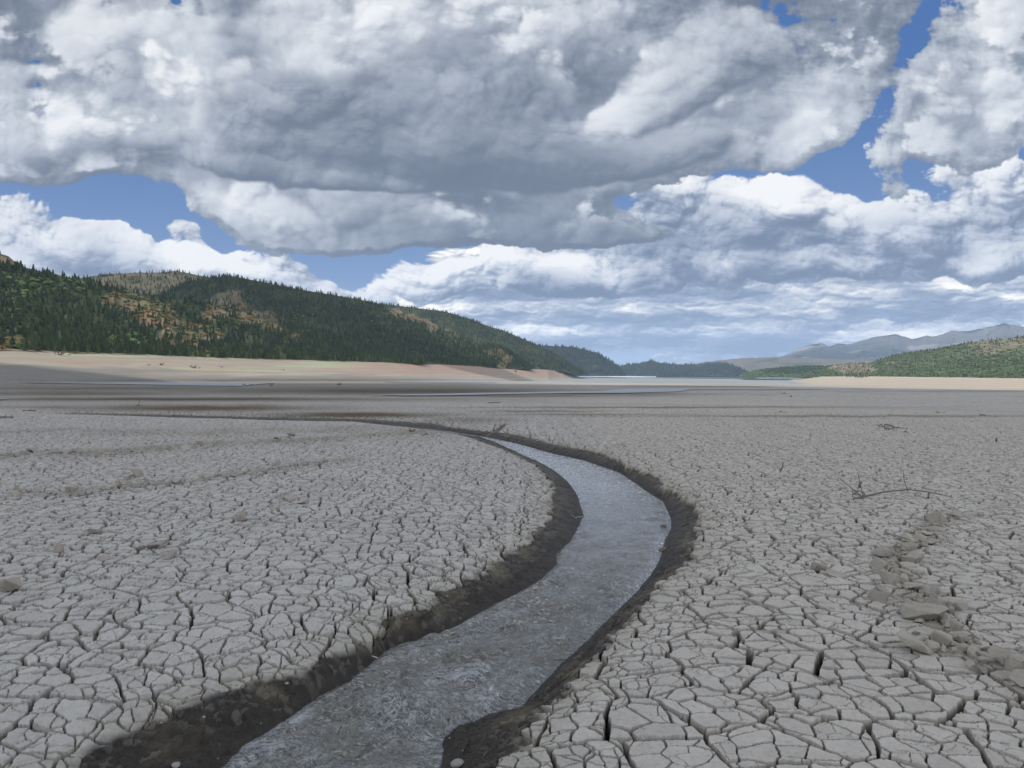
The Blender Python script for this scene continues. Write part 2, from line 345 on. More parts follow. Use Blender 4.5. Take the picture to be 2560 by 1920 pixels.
# ---- voronoi cells with the exact distance to the nearest edge
def vor(x, y, seed):
    x0 = np.floor(x); y0 = np.floor(y); best = np.full(x.shape, 1e9); bx = np.zeros_like(x); by = np.zeros_like(x); bi = np.zeros_like(x); bj = np.zeros_like(x)
    for i in (-1, 0, 1):
        for j in (-1, 0, 1):
            a, b = hsh(x0+i, y0+j, seed); a = .12+.76*a; b = .12+.76*b
            cx = x0+i+a; cy = y0+j+b; d = (cx-x)**2+(cy-y)**2; m_ = d < best
            best = np.where(m_, d, best); bx = np.where(m_, cx, bx); by = np.where(m_, cy, by); bi = np.where(m_, x0+i, bi); bj = np.where(m_, y0+j, bj)
    e = np.full(x.shape, 1e9)
    for i in (-2, -1, 0, 1, 2):
        for j in (-2, -1, 0, 1, 2):
            if abs(i) + abs(j) > 3: continue
            a, b = hsh(bi+i, bj+j, seed); cx = bi+i+.12+.76*a; cy = bj+j+.12+.76*b
            ddx = cx-bx; ddy = cy-by; L = np.hypot(ddx, ddy); ok = L > 1e-6; L = np.where(ok, L, 1)
            dd = ((bx+cx)/2-x)*ddx/L + ((by+cy)/2-y)*ddy/L
            e = np.where(ok, np.minimum(e, dd), e)
    return e, bi, bj, bx, by
def seg_dist(x, y, P):
    d = np.full(x.shape, 1e9)
    for (ax, ay), (cx, cy) in zip(P[:-1], P[1:]):
        vx, vy = cx-ax, cy-ay; L2 = vx*vx+vy*vy+1e-12
        t = np.clip(((x-ax)*vx+(y-ay)*vy)/L2, 0, 1); d = np.minimum(d, (x-ax-t*vx)**2+(y-ay-t*vy)**2)
    return np.sqrt(d)
def in_poly(x, y, P):
    ins = np.zeros(x.shape, bool); n = len(P)
    for i in range(n):
        ax, ay = P[i]; bx_, by_ = P[(i+1) % n]
        c = ((ay > y) != (by_ > y)) & (x < (bx_-ax)*(y-ay)/((by_-ay) if abs(by_-ay) > 1e-9 else 1e-9)+ax)
        ins ^= c
    return ins

# ============================ THE STREAM CHANNEL ============================
WZ = -0.27                       # water level of the stream below the mud flat
def wpts(L, z): return [tuple(onplane(a, b, z)) for a, b in L]
WR = wpts([(1088,1919),(1088,1860),(1099,1829),(1173,1806),(1208,1783),(1298,1763),(1340,1717),(1391,1662),(1457,1604),(1523,1538),(1567,1500),(1615,1443),(1643,1399),(1656,1350),(1673,1320),(1673,1295),(1656,1254),(1612,1227),(1550,1182),(1495,1165),(1457,1151),(1378,1134),(1292,1110),(1213,1093)], WZ)
WL = wpts([(583,1920),(622,1867),(692,1828),(758,1782),(801,1743),(860,1722),(944,1654),(971,1627),(1107,1592),(1173,1553),(1247,1511),(1309,1481),(1364,1447),(1402,1409),(1395,1385),(1430,1357),(1447,1326),(1464,1292),(1460,1275),(1447,1237),(1423,1203),(1388,1175),(1350,1155),(1302,1134),(1247,1107),(1192,1090)], WZ)
# upstream behind the camera and on round the bend beyond the inner bank
WR = [(-3.2, -9), (-2.4, -4), (-1.5, 0), (-.75, 2.4)] + WR + [(-2.1, 24.6), (-4.6, 26.6), (-8, 28.6), (-13, 30.5), (-20, 33)]
WL = [(-5.4, -9), (-4.4, -4), (-3.0, 0), (-2.0, 2.2)] + WL + [(-2.6, 23.2), (-5.0, 25.1), (-8.4, 27.3), (-13.4, 29.6), (-20, 32.2)]
LL = [(-6.4, -9), (-5.4, -4), (-3.9, 0), (-2.75, 2.2)] + wpts([(117,1920),(202,1835),(311,1789),(389,1743),(525,1700),(603,1665),(719,1655),(797,1626),(828,1587),(878,1573),(932,1549),(967,1510),(1072,1495),(1088,1450),(1158,1429),(1208,1405),(1259,1374),(1302,1343),(1350,1309),(1375,1275),(1388,1240),(1388,1206),(1368,1172),(1337,1148),(1260,1112),(1180,1085),(1086,1068),(1000,1058),(900,1048)], -.03) + [(-13.6, 29.0), (-20, 31.6)]
LR = [(-2.2, -9), (-1.4, -4), (-.65, 0), (-.30, 2.4)] + wpts([(1189,1920),(1228,1864),(1286,1802),(1320,1744),(1399,1700),(1438,1654),(1500,1584),(1539,1553),(1589,1499),(1629,1443),(1673,1416),(1704,1395),(1725,1364),(1728,1340),(1742,1309),(1749,1282),(1722,1240),(1660,1206),(1636,1182),(1564,1155),(1522,1131),(1481,1120),(1395,1103),(1309,1082),(1261,1072),(1206,1068),(1137,1060),(1086,1050),(1000,1043),(900,1038)], -.03) + [(-13, 31.2), (-20, 33.8)]
WPOLY = WL + WR[::-1]; LPOLY = LL + LR[::-1]

# ============================ THE MUD FLAT ============================
def near_surface(x, y, r):
    """height, colour and dryness of the cracked mud and the stream channel (everything nearer than 75 m)"""
    far = sstep(38, 70, r)
    # wandering of the cracks
    wx_ = x + .055*gnoise(x*3.1, y*3.1, 1) + .022*gnoise(x*9, y*9, 2) + .005*gnoise(x*30, y*30, 5); wy_ = y + .055*gnoise(x*3.1+9, y*3.1, 3) + .022*gnoise(x*9, y*9+5, 4) + .005*gnoise(x*30+4, y*30, 6)
    dw = seg_dist(x, y, WL + WR[::-1]); inw = in_poly(x, y, WPOLY)
    # big slabs; nearer to the channel and on the left side they are smaller
    s1 = 2.8
    e1, i1, j1, cx1, cy1 = vor((wx_*2.4-.42*np.sqrt(1+(wx_-.5)**2))/2.45*s1, wy_*s1*1.05, 11); e1 = e1/s1
    ox = hsh(i1, j1, 77)
    s2 = 5.4 + 1.6*np.round(ox[0]*1.2)
    e2, i2, j2, cx2, cy2 = vor(wx_*s2+ox[0]*50, wy_*s2+ox[1]*50, 12); e2 = e2/s2
    pcx = (cx2-ox[0]*50)/s2; pcy = (cy2-ox[1]*50)/s2        # slab centres in the world
    s3 = 9.5
    e3, i3, j3, _, _ = vor(wx_*s3+i2*3.3, wy_*s3, 13); e3 = e3/s3
    # which slabs still hang on at the lip of the bank
    dlc = seg_dist(pcx, pcy, LPOLY); inc = in_poly(pcx, pcy, LPOLY)
    dl = seg_dist(x, y, LPOLY); inl = in_poly(x, y, LPOLY)
    sd = np.where(inl, -dl, dl); sdc = np.where(inc, -dlc, dlc)
    jag = .07*gnoise(pcx*2.3, pcy*2.3, 8)
    m_ = .5*sdc + .5*sd + jag + .05*gnoise(x*6, y*6, 9) + .03*gnoise(x*15, y*15, 10)
    dry = sstep(-.01, .05, m_)                             # 1 on cracked mud, 0 on the wet bank
    # cracks
    wvar = np.clip(.48 + 1.0*gnoise(x*.9, y*.9, 21) + .9*gnoise(x*3, y*3, 22), .06, 1.7)
    side = sstep(-1.2, 1.2, x - .10*y)                      # left: thinner cracks, lumpier slabs
    W1 = .0065+.0075*wvar; W2 = (.0026+.0044*np.clip(wvar + .8*gnoise(x*1.7, y*1.7, 23), 0, 1.6))
    blur = .0006*r
    c1 = 1-sstep(W1*.62, W1*1.10+blur*.5, e1)
    c2 = (1-sstep(W2*.55, W2*1.25+blur*.5, e2))*(W2 > .0020)
    nearlip = sstep(.75, .15, sd + .30*gnoise(x*1.5, y*1.5, 79)); W3 = np.maximum(.0024*(hsh(i2, j2, 78)[0] > .72)*(1-side*.6), .0036*nearlip*(hsh(i2, j2, 76)[0] > .3)); c3 = (1-sstep(W3*.4, W3*1.3+.001, e3))*(W3 > .0005)*(r < 22)
    h2 = hsh(i2, j2, 79, 3)
    # slab shape: rounded rims, slight tilt, each at its own height
    lump = .006*fbm(x*7, y*7, 4, 31) + .0055*fbm(x*24, y*24, 4, 32, .6) + .004*nearlip*fbm(x*16, y*16, 3, 33)
    edge = np.minimum(e1, e2)
    dome = -.007*np.exp(-edge/.012)*(1-side) - .005*np.exp(-e1/.03)*(1-side) + .004*np.exp(-edge/.03)*side
    tilt = ((x-pcx)*(h2[1]-.5) + (y-pcy)*(h2[2]-.5))*.055
    plate = .010*(h2[0]-.5) + tilt + dome + lump*(1.7-1.25*side)
    depth1 = .105 + .02*gnoise(x*2, y*2, 24); depth2 = .055+.02*h2[1]
    crack = np.maximum(c1*depth1, np.maximum(c2*depth2, c3*(.012+.012*nearlip)))
    # broken, rubbly streaks on the left flat and along the trail on the right
    rubble = np.clip(bl2(x, y), 0, 1)
    rub = .060*np.clip(puff(x*7, y*7, 3, 41)+.12, 0, 1)*rubble
    # slumping shoulders near the channel
    shoulder = -.10*np.exp(-np.maximum(sd, 0)/.40)*(1-.4*side) - .035*np.exp(-np.maximum(sd, 0)/1.5)
    rub = rub*(1-.6*sstep(0, 3, x-.1*y))
    zdry = plate - crack*(1-.7*far) + rub + shoulder + .035*fbm(x*.35, y*.35, 3, 51)*sstep(4, 12, r)
    # the wet bank
    dwo = np.where(inw, 0, dw); t = dwo/(dwo + np.maximum(-sd, 0)+.004)
    t = np.clip(t + .16*fbm(x*3.5, y*3.5, 3, 61)*4*t*(1-t), 0, 1)
    bank = WZ - .015 + (.27-.115-.015)*(t**.85)
    clod = .032*fbm(x*7, y*7, 6, 62, .62) + .040*np.clip(puff(x*10, y*10, 4, 63, .6)+.03, 0, 1)
    clod = clod*(1-sstep(5, 12, r)) + (.022*fbm(x*5, y*5, 2, 62)+.01)*sstep(5, 12, r)
    ledge = .03*sstep(.0, .25, gnoise(x*1.3+y*.4, t*5, 64))
    zwet = bank + clod*sstep(0, .10, dwo)*.9 + ledge*sstep(.02, .2, dwo)*(1-t)
    # crumbs of dry crust lying on the upper bank
    e4, i4, j4, cx4, cy4 = vor(x*22+.5*gnoise(x*30, y*30, 66), y*22+.5*gnoise(x*30, y*30, 67), 14); hc = hsh(i4, j4, 81, 2)
    pc = sstep(-.30, -.02, sd + .12*gnoise(x*2.4, y*2.4, 68)); crumb = (hc[0] < pc*.42)*sstep(.02, .10, e4)
    zwet = zwet + crumb*(.003+.005*hc[1])
    bed = WZ - .02 - .16*sstep(0, .35, dw) + .02*fbm(x*4, y*4, 2, 65)
    zwet = np.where(inw, bed, zwet)
    z = zwet + (zdry-zwet)*dry
    # colours: dry crust, damp crack walls with shade painted in deep down, wet bank
    tone = fbm(x*.8, y*.8, 4, 71); fine = fbm(x*18, y*18, 4, 72, .6)*(1-.8*sstep(5, 13, r)); spot = np.clip(fbm(x*31, y*31, 3, 73)-.22, 0, 1)
    g = 1 + .07*tone + .10*fine + .12*(h2[2]-.5)
    crust = np.stack([.350*g, .330*g, .300*g], -1) - spot[..., None]*np.array((.18, .18, .17))
    crust = crust*(1-.30*(1-side)[..., None]*np.array((.20, .12, .0)))
    damp_shade = np.array((.235, .205, .165)) + 0*crust; damp_shade = damp_shade + (np.array((.07, .058, .045))-damp_shade)*np.clip(crack/.06-.45, 0, 1)[..., None]
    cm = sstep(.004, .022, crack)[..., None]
    crust = crust*(1-cm) + damp_shade*cm
    crust = crust*(1-rubble[..., None]*np.array((.26, .28, .32)))
    mossy = sstep(-.1, .3, fbm(x*3, y*3, 3, 74))[..., None]
    wetc = (np.array((.020, .017, .014)) + np.array((.034, .028, .015))*mossy*sstep(.25, .8, t)[..., None])*(1 + .5*tone + .7*fine)[..., None]
    wetc = np.clip(wetc, .012, 1)
    shoul = (sstep(.30, .0, sd + .10*fbm(x*4, y*4, 3, 75))*dry*.35)[..., None]
    crust = crust*(1-shoul) + np.array((.20, .18, .135))*shoul
    cr = (crumb*.22*(.5+.5*hc[1]))[..., None]; wetc = wetc*(1-cr) + np.array((.21, .195, .165))*cr
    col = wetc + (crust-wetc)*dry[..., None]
    return z, col, 1-dry
TRAIL = [tuple(onplane(a, b, 0)) for a, b in [(2394,1285),(2338,1306),(2316,1337),(2277,1354),(2250,1389),(2245,1430),(2290,1471),(2300,1519),(2340,1549),(2370,1590),(2410,1632),(2480,1665),(2560,1706),(2700,1800)]]
ROWA = [tuple(onplane(a, b, 0)) for a, b in [(-300,1150),(0,1140),(200,1135),(330,1125),(600,1108),(860,1095),(1100,1075)]]
ROWB = [tuple(onplane(a, b, 0)) for a, b in [(-200,1260),(20,1242),(150,1235),(330,1215),(480,1205),(640,1180),(860,1150)]]
ROWC = [tuple(onplane(a, b, 0)) for a, b in [(-200,1080),(200,1075),(500,1080),(860,1068),(1040,1072)]]
def bl2(x, y):
    a = np.exp(-(seg_dist(x, y, TRAIL)/.15)**2)*.85
    nz = .75 + .9*gnoise(x*.7, y*.7, 91)
    b = np.exp(-(seg_dist(x, y, ROWA)/.9)**2) + np.exp(-(seg_dist(x, y, ROWB)/.30)**2) + .8*np.exp(-(seg_dist(x, y, ROWC)/1.6)**2)
    return np.clip(a*1.2 + b*np.clip(nz, 0, 1), 0, 1)

# which beach / hill stands where: photograph columns (px) -> shoreline row (py) and distance (m)
SHX = np.array([-900, -300, 0, 200, 334, 459, 661, 860, 1033, 1150, 1247, 1329, 1441, 1470, 1560, 1870, 2000, 2150, 2400, 2560, 3000, 3600])
SHY = np.array([ 850, 862, 872, 880, 884, 890, 897, 903, 906, 914, 918, 922, 929, 938, 939, 941, 942.5, 943, 946, 949, 952, 957.])
SHD = np.array([ 700, 760, 800, 850, 900, 950, 1050, 1200, 1400, 1700, 1950, 2300, 3500, 5500, 6800, 5200, 3600, 2500, 2200, 2000, 1900, 1900.])
def te_of(px, py):
    """tangent of elevation (over horizontal distance) of the pixel"""
    d_x = _f[0]+(px-1280)/FPX*_r[0]-(py-960)/FPX*_u[0]; d_y = _f[1]+(px-1280)/FPX*_r[1]-(py-960)/FPX*_u[1]; d_z = _f[2]+(px-1280)/FPX*_r[2]-(py-960)/FPX*_u[2]
    return d_z/np.hypot(d_x, d_y)
def az2px(az): return 1280 + FPX*np.tan(np.clip(az, -1.1, 1.1))/.99994
SHTE = np.array([te_of(a, b) for a, b in zip(SHX, SHY)])
def shore(az):
    p_ = az2px(az); O = (-70, -35, 0, 35, 70)
    return sum(np.interp(p_+o, SHX, SHD) for o in O)/5, sum(np.interp(p_+o, SHX, SHTE) for o in O)/5
def smooth_min(a, b, k): h = np.clip(.5+.5*(b-a)/k, 0, 1); return b+(a-b)*h - k*h*(1-h)
def far_surface(x, y, r, az):
    D_, te = shore(az); zt = EYE + te*D_
    p_ = az2px(az)
    zb = base_z(r)
    left = sstep(1480, 1400, p_); right = sstep(1930, 2060, p_)
    # the beach climbs from the flat to the old shoreline
    wb = np.where(p_ < 1700, .26, .62)*D_
    t = np.clip((r-(D_-wb))/wb, 0, 1.0)
    prof = np.where(p_ < 1700, t**1.25, .15*t + .85*t**1.6)
    rise = (zt - np.minimum(base_z(D_), zt))*prof
    z = zb + rise*np.maximum(left, right)
    z = z + .07*fbm(x*.012, y*.012, 3, 101)*sstep(120, 400, r)*(1-sstep(900, 1500, r)*(1-np.maximum(left, right)))
    z = z + .9*fbm(x*.006, y*.006+3, 4, 102)*np.clip(t, 0, 1)*np.maximum(left, right)
    # old shoreline bluffs on the right
    z = z + 2.6*sstep(.93, .99, t + .03*gnoise(x*.012, y*.012, 103))*right
    z = z - np.maximum(r/D_-1.0, 0)*60*np.maximum(left, right)
    mid = (1-np.maximum(left, right))*sstep(1300, 1700, r)
    z = np.where(mid > 0, z - 2.2*mid, z)
    return z, t, left, right
WETS = [ # stretches of darker, still damp silt: px, py, rx, ry, strength
 (500, 1020, 330, 9, .85), (150, 1018, 200, 5, .5), (450, 998, 600, 5, .85), (200, 984, 300, 6, .6), (1000, 978, 520, 9, .75), (1300, 990, 300, 4, .6), (900, 1037, 220, 7, .9), (1150, 1050, 120, 8, .4),
 (1750, 966, 300, 4, .4), (1500, 985, 260, 4, .6), (300, 971, 380, 5, .5), (2450, 978, 300, 2.5, .3), (700, 950, 500, 3, .5), (1650, 1018, 500, 2.2, .6), (1450, 1036, 250, 2.5, .5), (2150, 1040, 620, 2.6, .5), (1350, 1028, 160, 3, .5)]
def far_colour(x, y, z, r, az, t, left, right):
    px, py = project(x, y, z)
    qx = px + 60*fbm(px*.006, py*.05, 3, 111); qy = py + 1.6*fbm(px*.008, py*.09, 5, 112)
    wet = np.zeros_like(x)
    for (a, b, rx, ry, k) in WETS: wet = np.maximum(wet, k*np.exp(-((qx-a)/rx)**2-((qy-b)/ry)**2))
    streak = fbm(x*.03+y*.004, y*.05, 4, 113); streak2 = fbm(px*.004, py*.30, 4, 114)
    silt = np.array((.275, .258, .234))*(1 + .10*streak + .14*streak2)[..., None]
    silt = silt*(1+.16*sstep(1100, 1600, px))[..., None]*(1-.30*sstep(70, 260, r)*sstep(1500, 900, r)*sstep(1500, 1000, px))[..., None]*(1 + .30*fbm(px*.07, py*.9, 4, 119, .6)*sstep(900, 300, r))[..., None]
    wetc = np.array((.075, .062, .047))
    wet = np.clip(wet*1.25 + .35*sstep(.1, .5, streak2)*sstep(60, 160, r), 0, 1)[..., None]
    c = silt*(1-wet) + wetc*wet
    # beach: tan, pink and pale green bands that follow the old water levels
    bt = np.clip(t, 0, 1); nb = fbm(px*.004, bt*5, 4, 115); nb2 = fbm(x*.02, y*.02, 4, 116)
    band = .5+.5*np.sin(bt*34 + 3*nb2)
    tan = np.array((.285, .25, .20))*(.92+.10*band+.12*nb)[..., None]
    pink = (sstep(-.05, .35, nb + .35*nb2 + .35*sstep(700, 1100, px)*sstep(.25, .7, bt))*.55)[..., None]
    tan = tan*(1-pink) + np.array((.30, .18, .145))*pink
    grn = (sstep(.12, .36, fbm(px*.003+4, bt*7+2, 4, 117))*sstep(1000, 800, px)*sstep(.15, .4, bt))[..., None]*.75
    tan = tan*(1-grn) + np.array((.30, .34, .215))*grn
    rt = np.array((.34, .295, .235))*(.93+.10*band+.10*nb2)[..., None]
    tan = tan*(1-right[..., None]) + rt*right[..., None]
    tl = np.interp(px, [-500, 0, 500, 860, 1200, 1500], [.50, .50, .44, .38, .22, .05])
    k = (sstep(tl, tl+.10, t + .07*nb + .05*nb2)*np.maximum(left, right))[..., None]
    # paler tan strip before the beach, its sunlight painted into the colour
    pale = (np.maximum(np.exp(-((qy-935)/5.5)**4)*sstep(250, 620, qx)*left*sstep(-.25, .1, streak2 + .1), sstep(.35, .75, r/(.74*shore(az)[0]) + .10*nb2)*.8*right))[..., None]
    c = c*(1-pale) + np.array((.30, .27, .22))*pale*(1-.25*sstep(.1, .4, streak2)[..., None])  + 0*c
    c = c*(1-k) + tan*k
    # dark undercut earth right at the old shoreline
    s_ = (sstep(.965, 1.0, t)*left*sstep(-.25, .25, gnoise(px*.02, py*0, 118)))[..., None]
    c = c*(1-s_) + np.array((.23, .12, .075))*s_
    return c, 0*wet[..., 0]

def build_ground():
    A = np.radians
    n_in = 1180
    az_in = np.linspace(A(-39), A(39), n_in); az_out = np.linspace(A(39), A(360-39), 72)[1:-1]
    az = np.concatenate([az_in, az_out])
    rows = [.25, .6, 1.0, 1.4, 1.8, 2.1, 2.35]; r = 2.5
    while r < 7: rows.append(r); r += max(.0035, r*r/1184*.62)
    while r < 60: rows.append(r); r += r*.0032
    while r < 600: rows.append(r); r += r*.0062
    while r < 9000: rows.append(r); r += r*.0048
    rr = np.array(rows + [12000, 22000.])
    R, AZ = np.meshgrid(rr, az, indexing='ij')
    X = R*np.sin(AZ); Y = R*np.cos(AZ); n = X.size
    x, y, r_, a_ = X.ravel(), Y.ravel(), R.ravel(), AZ.ravel()
    a_ = np.where(a_ > math.pi, a_-2*math.pi, a_)
    z = np.zeros(n, np.float32); col = np.zeros((n, 3), np.float32); wet = np.zeros(n, np.float32)
    near = r_ < 75; idx = np.nonzero(near)[0]
    def fn(s):
        k = idx[s]; return near_surface(x[k], y[k], r_[k])
    zn, cn, wn = chunked(fn, len(idx))
    z[idx] = zn; col[idx] = cn; wet[idx] = wn
    z += base_z(r_).astype(np.float32)
    idf = np.nonzero(r_ > 45)[0]
    def ff(s):
        k = idf[s]; zf, t, le, ri = far_surface(x[k], y[k], r_[k], a_[k])
        c, w_ = far_colour(x[k], y[k], zf, r_[k], a_[k], t, le, ri); return zf, c, w_
    zf, cf, wf = chunked(ff, len(idf))
    k = sstep(48, 72, r_[idf]); z[idf] = z[idf]*(1-k)+zf*k; col[idf] = col[idf]*(1-k[:, None])+cf*k[:, None]; wet[idf] = wet[idf]*(1-k)+wf*k
    # far damp streaks also cross the middle distance
    im_ = np.nonzero((r_ > 22) & (r_ < 75))[0]; px, py = project(x[im_], y[im_], z[im_]); qx = px + 50*fbm(px*.006, py*.05, 3, 111); qy = py + 2.5*fbm(px*.01, py*.08, 5, 112)
    wm = np.zeros(len(im_))
    for (a, b, rx, ry, kk) in WETS: wm = np.maximum(wm, kk*np.exp(-((qx-a)/rx)**2-((qy-b)/ry)**2))
    wm = (np.clip(wm*1.3, 0, 1)*(1-sstep(48, 72, r_[im_])))[:, None]
    col[im_] = col[im_]*(1-wm) + np.array((.105, .085, .062))*wm
    P = np.stack([X.ravel(), Y.ravel(), z], -1).reshape(X.shape+(3,))
    m, t, b = new_mat('mud')
    c = attr(t, 'col'); wt = attr(t, 'wet', False); p_ = pos(t)
    fine = t.noise(p_, 55, 6, .6); med = t.noise(p_, 9, 6, .62)
    k = t.m('MULTIPLY_ADD', t.m('SUBTRACT', fine, .5), .34, t.m('MULTIPLY_ADD', t.m('SUBTRACT', med, .5), .36, 1.0))
    t.put(b.inputs['Base Color'], t.vm('SCALE', c, sc=k))
    t.put(b.inputs['Roughness'], t.m('MULTIPLY_ADD', wt, -.36, .95))
    t.put(b.inputs['Specular IOR Level'], t.m('MULTIPLY_ADD', wt, .16, .04))
    t.put(b.inputs['Normal'], bump(t, t.m('MULTIPLY_ADD', fine, .5, med), .55, .012))
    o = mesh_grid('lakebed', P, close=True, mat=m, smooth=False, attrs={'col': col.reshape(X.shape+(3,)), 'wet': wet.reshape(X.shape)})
    o['kind'] = 'structure'; o['label'] = 'grey cracked mud of the drained lake bed with pale beaches below the hills'
    return rr, az, P
GR, GA, GP = build_ground()
def ground_z(x, y):
    r = math.hypot(x, y); a = math.atan2(x, y)
    i = min(max(int(np.searchsorted(GR, r))-1, 0), len(GR)-2); n_in = 1180
    j = (a-math.radians(-39))/math.radians(78)*(n_in-1)
    if not 0 <= j < n_in-1: return float(base_z(r))
    j0 = int(j); f = j-j0; g = (r-GR[i])/(GR[i+1]-GR[i])
    q_ = GP[i:i+2, j0:j0+2, 2]
    return float((q_[0, 0]*(1-f)+q_[0, 1]*f)*(1-g) + (q_[1, 0]*(1-f)+q_[1, 1]*f)*g)
def at(px, py, z0=0.0):
    """point of the lake bed seen at a pixel"""
    d = ray(px, py); d = d/math.hypot(d[0], d[1]); lo, hi = 2.3, 8000.0
    f = lambda r: EYE + d[2]*r - ground_z(d[0]*r, d[1]*r)
    r = 2.3; step = 1.01
    while r < 8000 and f(r) > 0: r *= step
    lo = r/step; hi = r
    for _ in range(12):
        m_ = (lo+hi)/2
        if f(m_) > 0: lo = m_
        else: hi = m_
    x, y = d[0]*hi, d[1]*hi
    return np.array((x, y, ground_z(x, y)))

# ============================ WATER ============================
def resample(P, n):
    P = np.array(P); s = np.concatenate([[0], np.cumsum(np.hypot(*np.diff(P, axis=0).T))]); t = np.linspace(0, s[-1], n)
    return np.stack([np.interp(t, s, P[:, 0]), np.interp(t, s, P[:, 1])], -1)
def build_stream():
    # matched left / right edges
    n = 420
    L0, R0 = resample(WL, 200), resample(WR, 200)
    cen = (L0+R0)/2
    # dense rows near the camera
    s = np.concatenate([[0], np.cumsum(np.hypot(*np.diff(cen, axis=0).T))]); rr = np.hypot(cen[:, 0], cen[:, 1])
    w_ = 1/np.maximum(rr, 3.0); W_ = np.concatenate([[0], np.cumsum((w_[1:]+w_[:-1])/2*np.diff(s))])
    tt = np.interp(np.linspace(0, W_[-1], 1000), W_, np.arange(200))
    def pick(Q): return np.stack([np.interp(tt, np.arange(200), Q[:, 0]), np.interp(tt, np.arange(200), Q[:, 1])], -1)
    L, Rr = pick(L0), pick(R0); S = np.interp(tt, np.arange(200), s)
    m = 190; f = np.linspace(-.22, 1.22, m)
    X = L[:, None, 0]*(1-f) + Rr[:, None, 0]*f; Y = L[:, None, 1]*(1-f) + Rr[:, None, 1]*f
    SS, FF = np.meshgrid(S, f, indexing='ij')
    r = np.hypot(X, Y)
    near = sstep(11, 5, r)
    along = SS; across = FF*1.1
    wob = .25*gnoise(along*1.2, across*2, 201)
    h = .016*fbm((across+wob)*2.6, along*4.6, 5, 202, .55)*(.40+near)            # standing waves across the flow
    h += .006*(1-np.abs(fbm((across+wob)*5, along*7.5, 3, 203)))*near*3.2
    h += .0018*fbm(X*14, Y*24, 2, 204)*(.55+near)
    # a broken riffle where the bed steps down close to the camera
    rx, ry = onplane(1020, 1790, WZ); rif = np.exp(-(((X-rx)*.9+(Y-ry)*.45)/.16)**2 - (((Y-ry)*.9-(X-rx)*.45)/.28)**2)
    h += .020*rif*(1+fbm(X*16, Y*16, 3, 205))
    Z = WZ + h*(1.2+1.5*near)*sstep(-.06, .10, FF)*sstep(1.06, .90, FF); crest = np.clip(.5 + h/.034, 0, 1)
    foam_glint = rif*.62
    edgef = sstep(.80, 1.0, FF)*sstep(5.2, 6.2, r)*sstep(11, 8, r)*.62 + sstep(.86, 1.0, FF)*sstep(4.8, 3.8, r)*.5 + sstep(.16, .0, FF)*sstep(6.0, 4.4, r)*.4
    mid_glint = sstep(6, 13, r)*sstep(26, 20, r)*.66; foam_glint = np.maximum(np.maximum(foam_glint, edgef), mid_glint)  # silver glints of the middle stretch, painted in as light colour
    bx, by = onplane(1230, 1745, WZ); foam_glint = np.maximum(foam_glint, .55*np.exp(-((X-bx)/.20)**2-((Y-by)/.28)**2))
    mtl, t, b = new_mat('stream_water')
    p_ = pos(t); fo = attr(t, 'foam_glint', False)
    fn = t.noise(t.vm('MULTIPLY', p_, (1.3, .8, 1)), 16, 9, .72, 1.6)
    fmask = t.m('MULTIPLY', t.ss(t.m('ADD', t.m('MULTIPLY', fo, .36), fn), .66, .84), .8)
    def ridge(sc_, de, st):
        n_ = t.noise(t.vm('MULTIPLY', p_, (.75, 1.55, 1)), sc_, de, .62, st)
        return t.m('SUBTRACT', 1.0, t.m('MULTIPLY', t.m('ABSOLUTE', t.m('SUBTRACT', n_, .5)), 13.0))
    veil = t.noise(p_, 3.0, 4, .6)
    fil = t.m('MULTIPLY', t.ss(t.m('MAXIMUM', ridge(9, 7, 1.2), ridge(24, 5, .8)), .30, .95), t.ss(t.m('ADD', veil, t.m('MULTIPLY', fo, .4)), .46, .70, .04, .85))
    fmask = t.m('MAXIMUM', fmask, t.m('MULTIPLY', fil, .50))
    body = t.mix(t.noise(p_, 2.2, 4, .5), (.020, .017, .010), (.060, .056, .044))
    body = t.mix(t.m('MULTIPLY', t.ss(attr(t, 'crest', False), .42, .80), .65), body, (.085, .084, .076))  # lighter crests, darker troughs: sky reflection painted into the body colour
    fmask = t.m('MULTIPLY', fmask, t.ss(attr(t, 'crest', False), .15, .62, .35, 1.0))  # mask strongest on crests: froth plus painted highlights
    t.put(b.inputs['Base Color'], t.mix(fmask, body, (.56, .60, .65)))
    t.put(b.inputs['Roughness'], t.m('MULTIPLY_ADD', fmask, .45, .03)); b.inputs['IOR'].default_value = 1.60
    ripple = t.m('MULTIPLY_ADD', t.noise(t.vm('MULTIPLY', p_, (.8, 1.7, 1)), 6.5, 2, .5, 1.2), 1.8, t.m('MULTIPLY', t.noise(t.vm('MULTIPLY', p_, (.8, 1.8, 1)), 24, 2, .5, .8), .42))
    t.put(b.inputs['Normal'], bump(t, t.m('MULTIPLY', t.m('MULTIPLY_ADD', fmask, .3, ripple), t.m('MULTIPLY_ADD', attr(t, 'near', False), .45, .22)), 1.0, .040))
    o = mesh_grid('stream_water', np.stack([X, Y, Z], -1), mat=mtl, smooth=True, attrs={'foam_glint': foam_glint, 'near': near, 'crest': crest})
    o['kind'] = 'structure'; o['label'] = 'muddy rippling stream winding through the cracked mud'
build_stream()
def calm_water(name, colr, rough, bumpd, scale):
    mtl, t, b = new_mat(name); p_ = pos(t)
    b.inputs['Base Color'].default_value = (*colr, 1); b.inputs['Roughness'].default_value = rough; b.inputs['IOR'].default_value = 1.333
    t.put(b.inputs['Normal'], bump(t, t.noise(p_, scale, 4, .6), .6, bumpd))
    return mtl
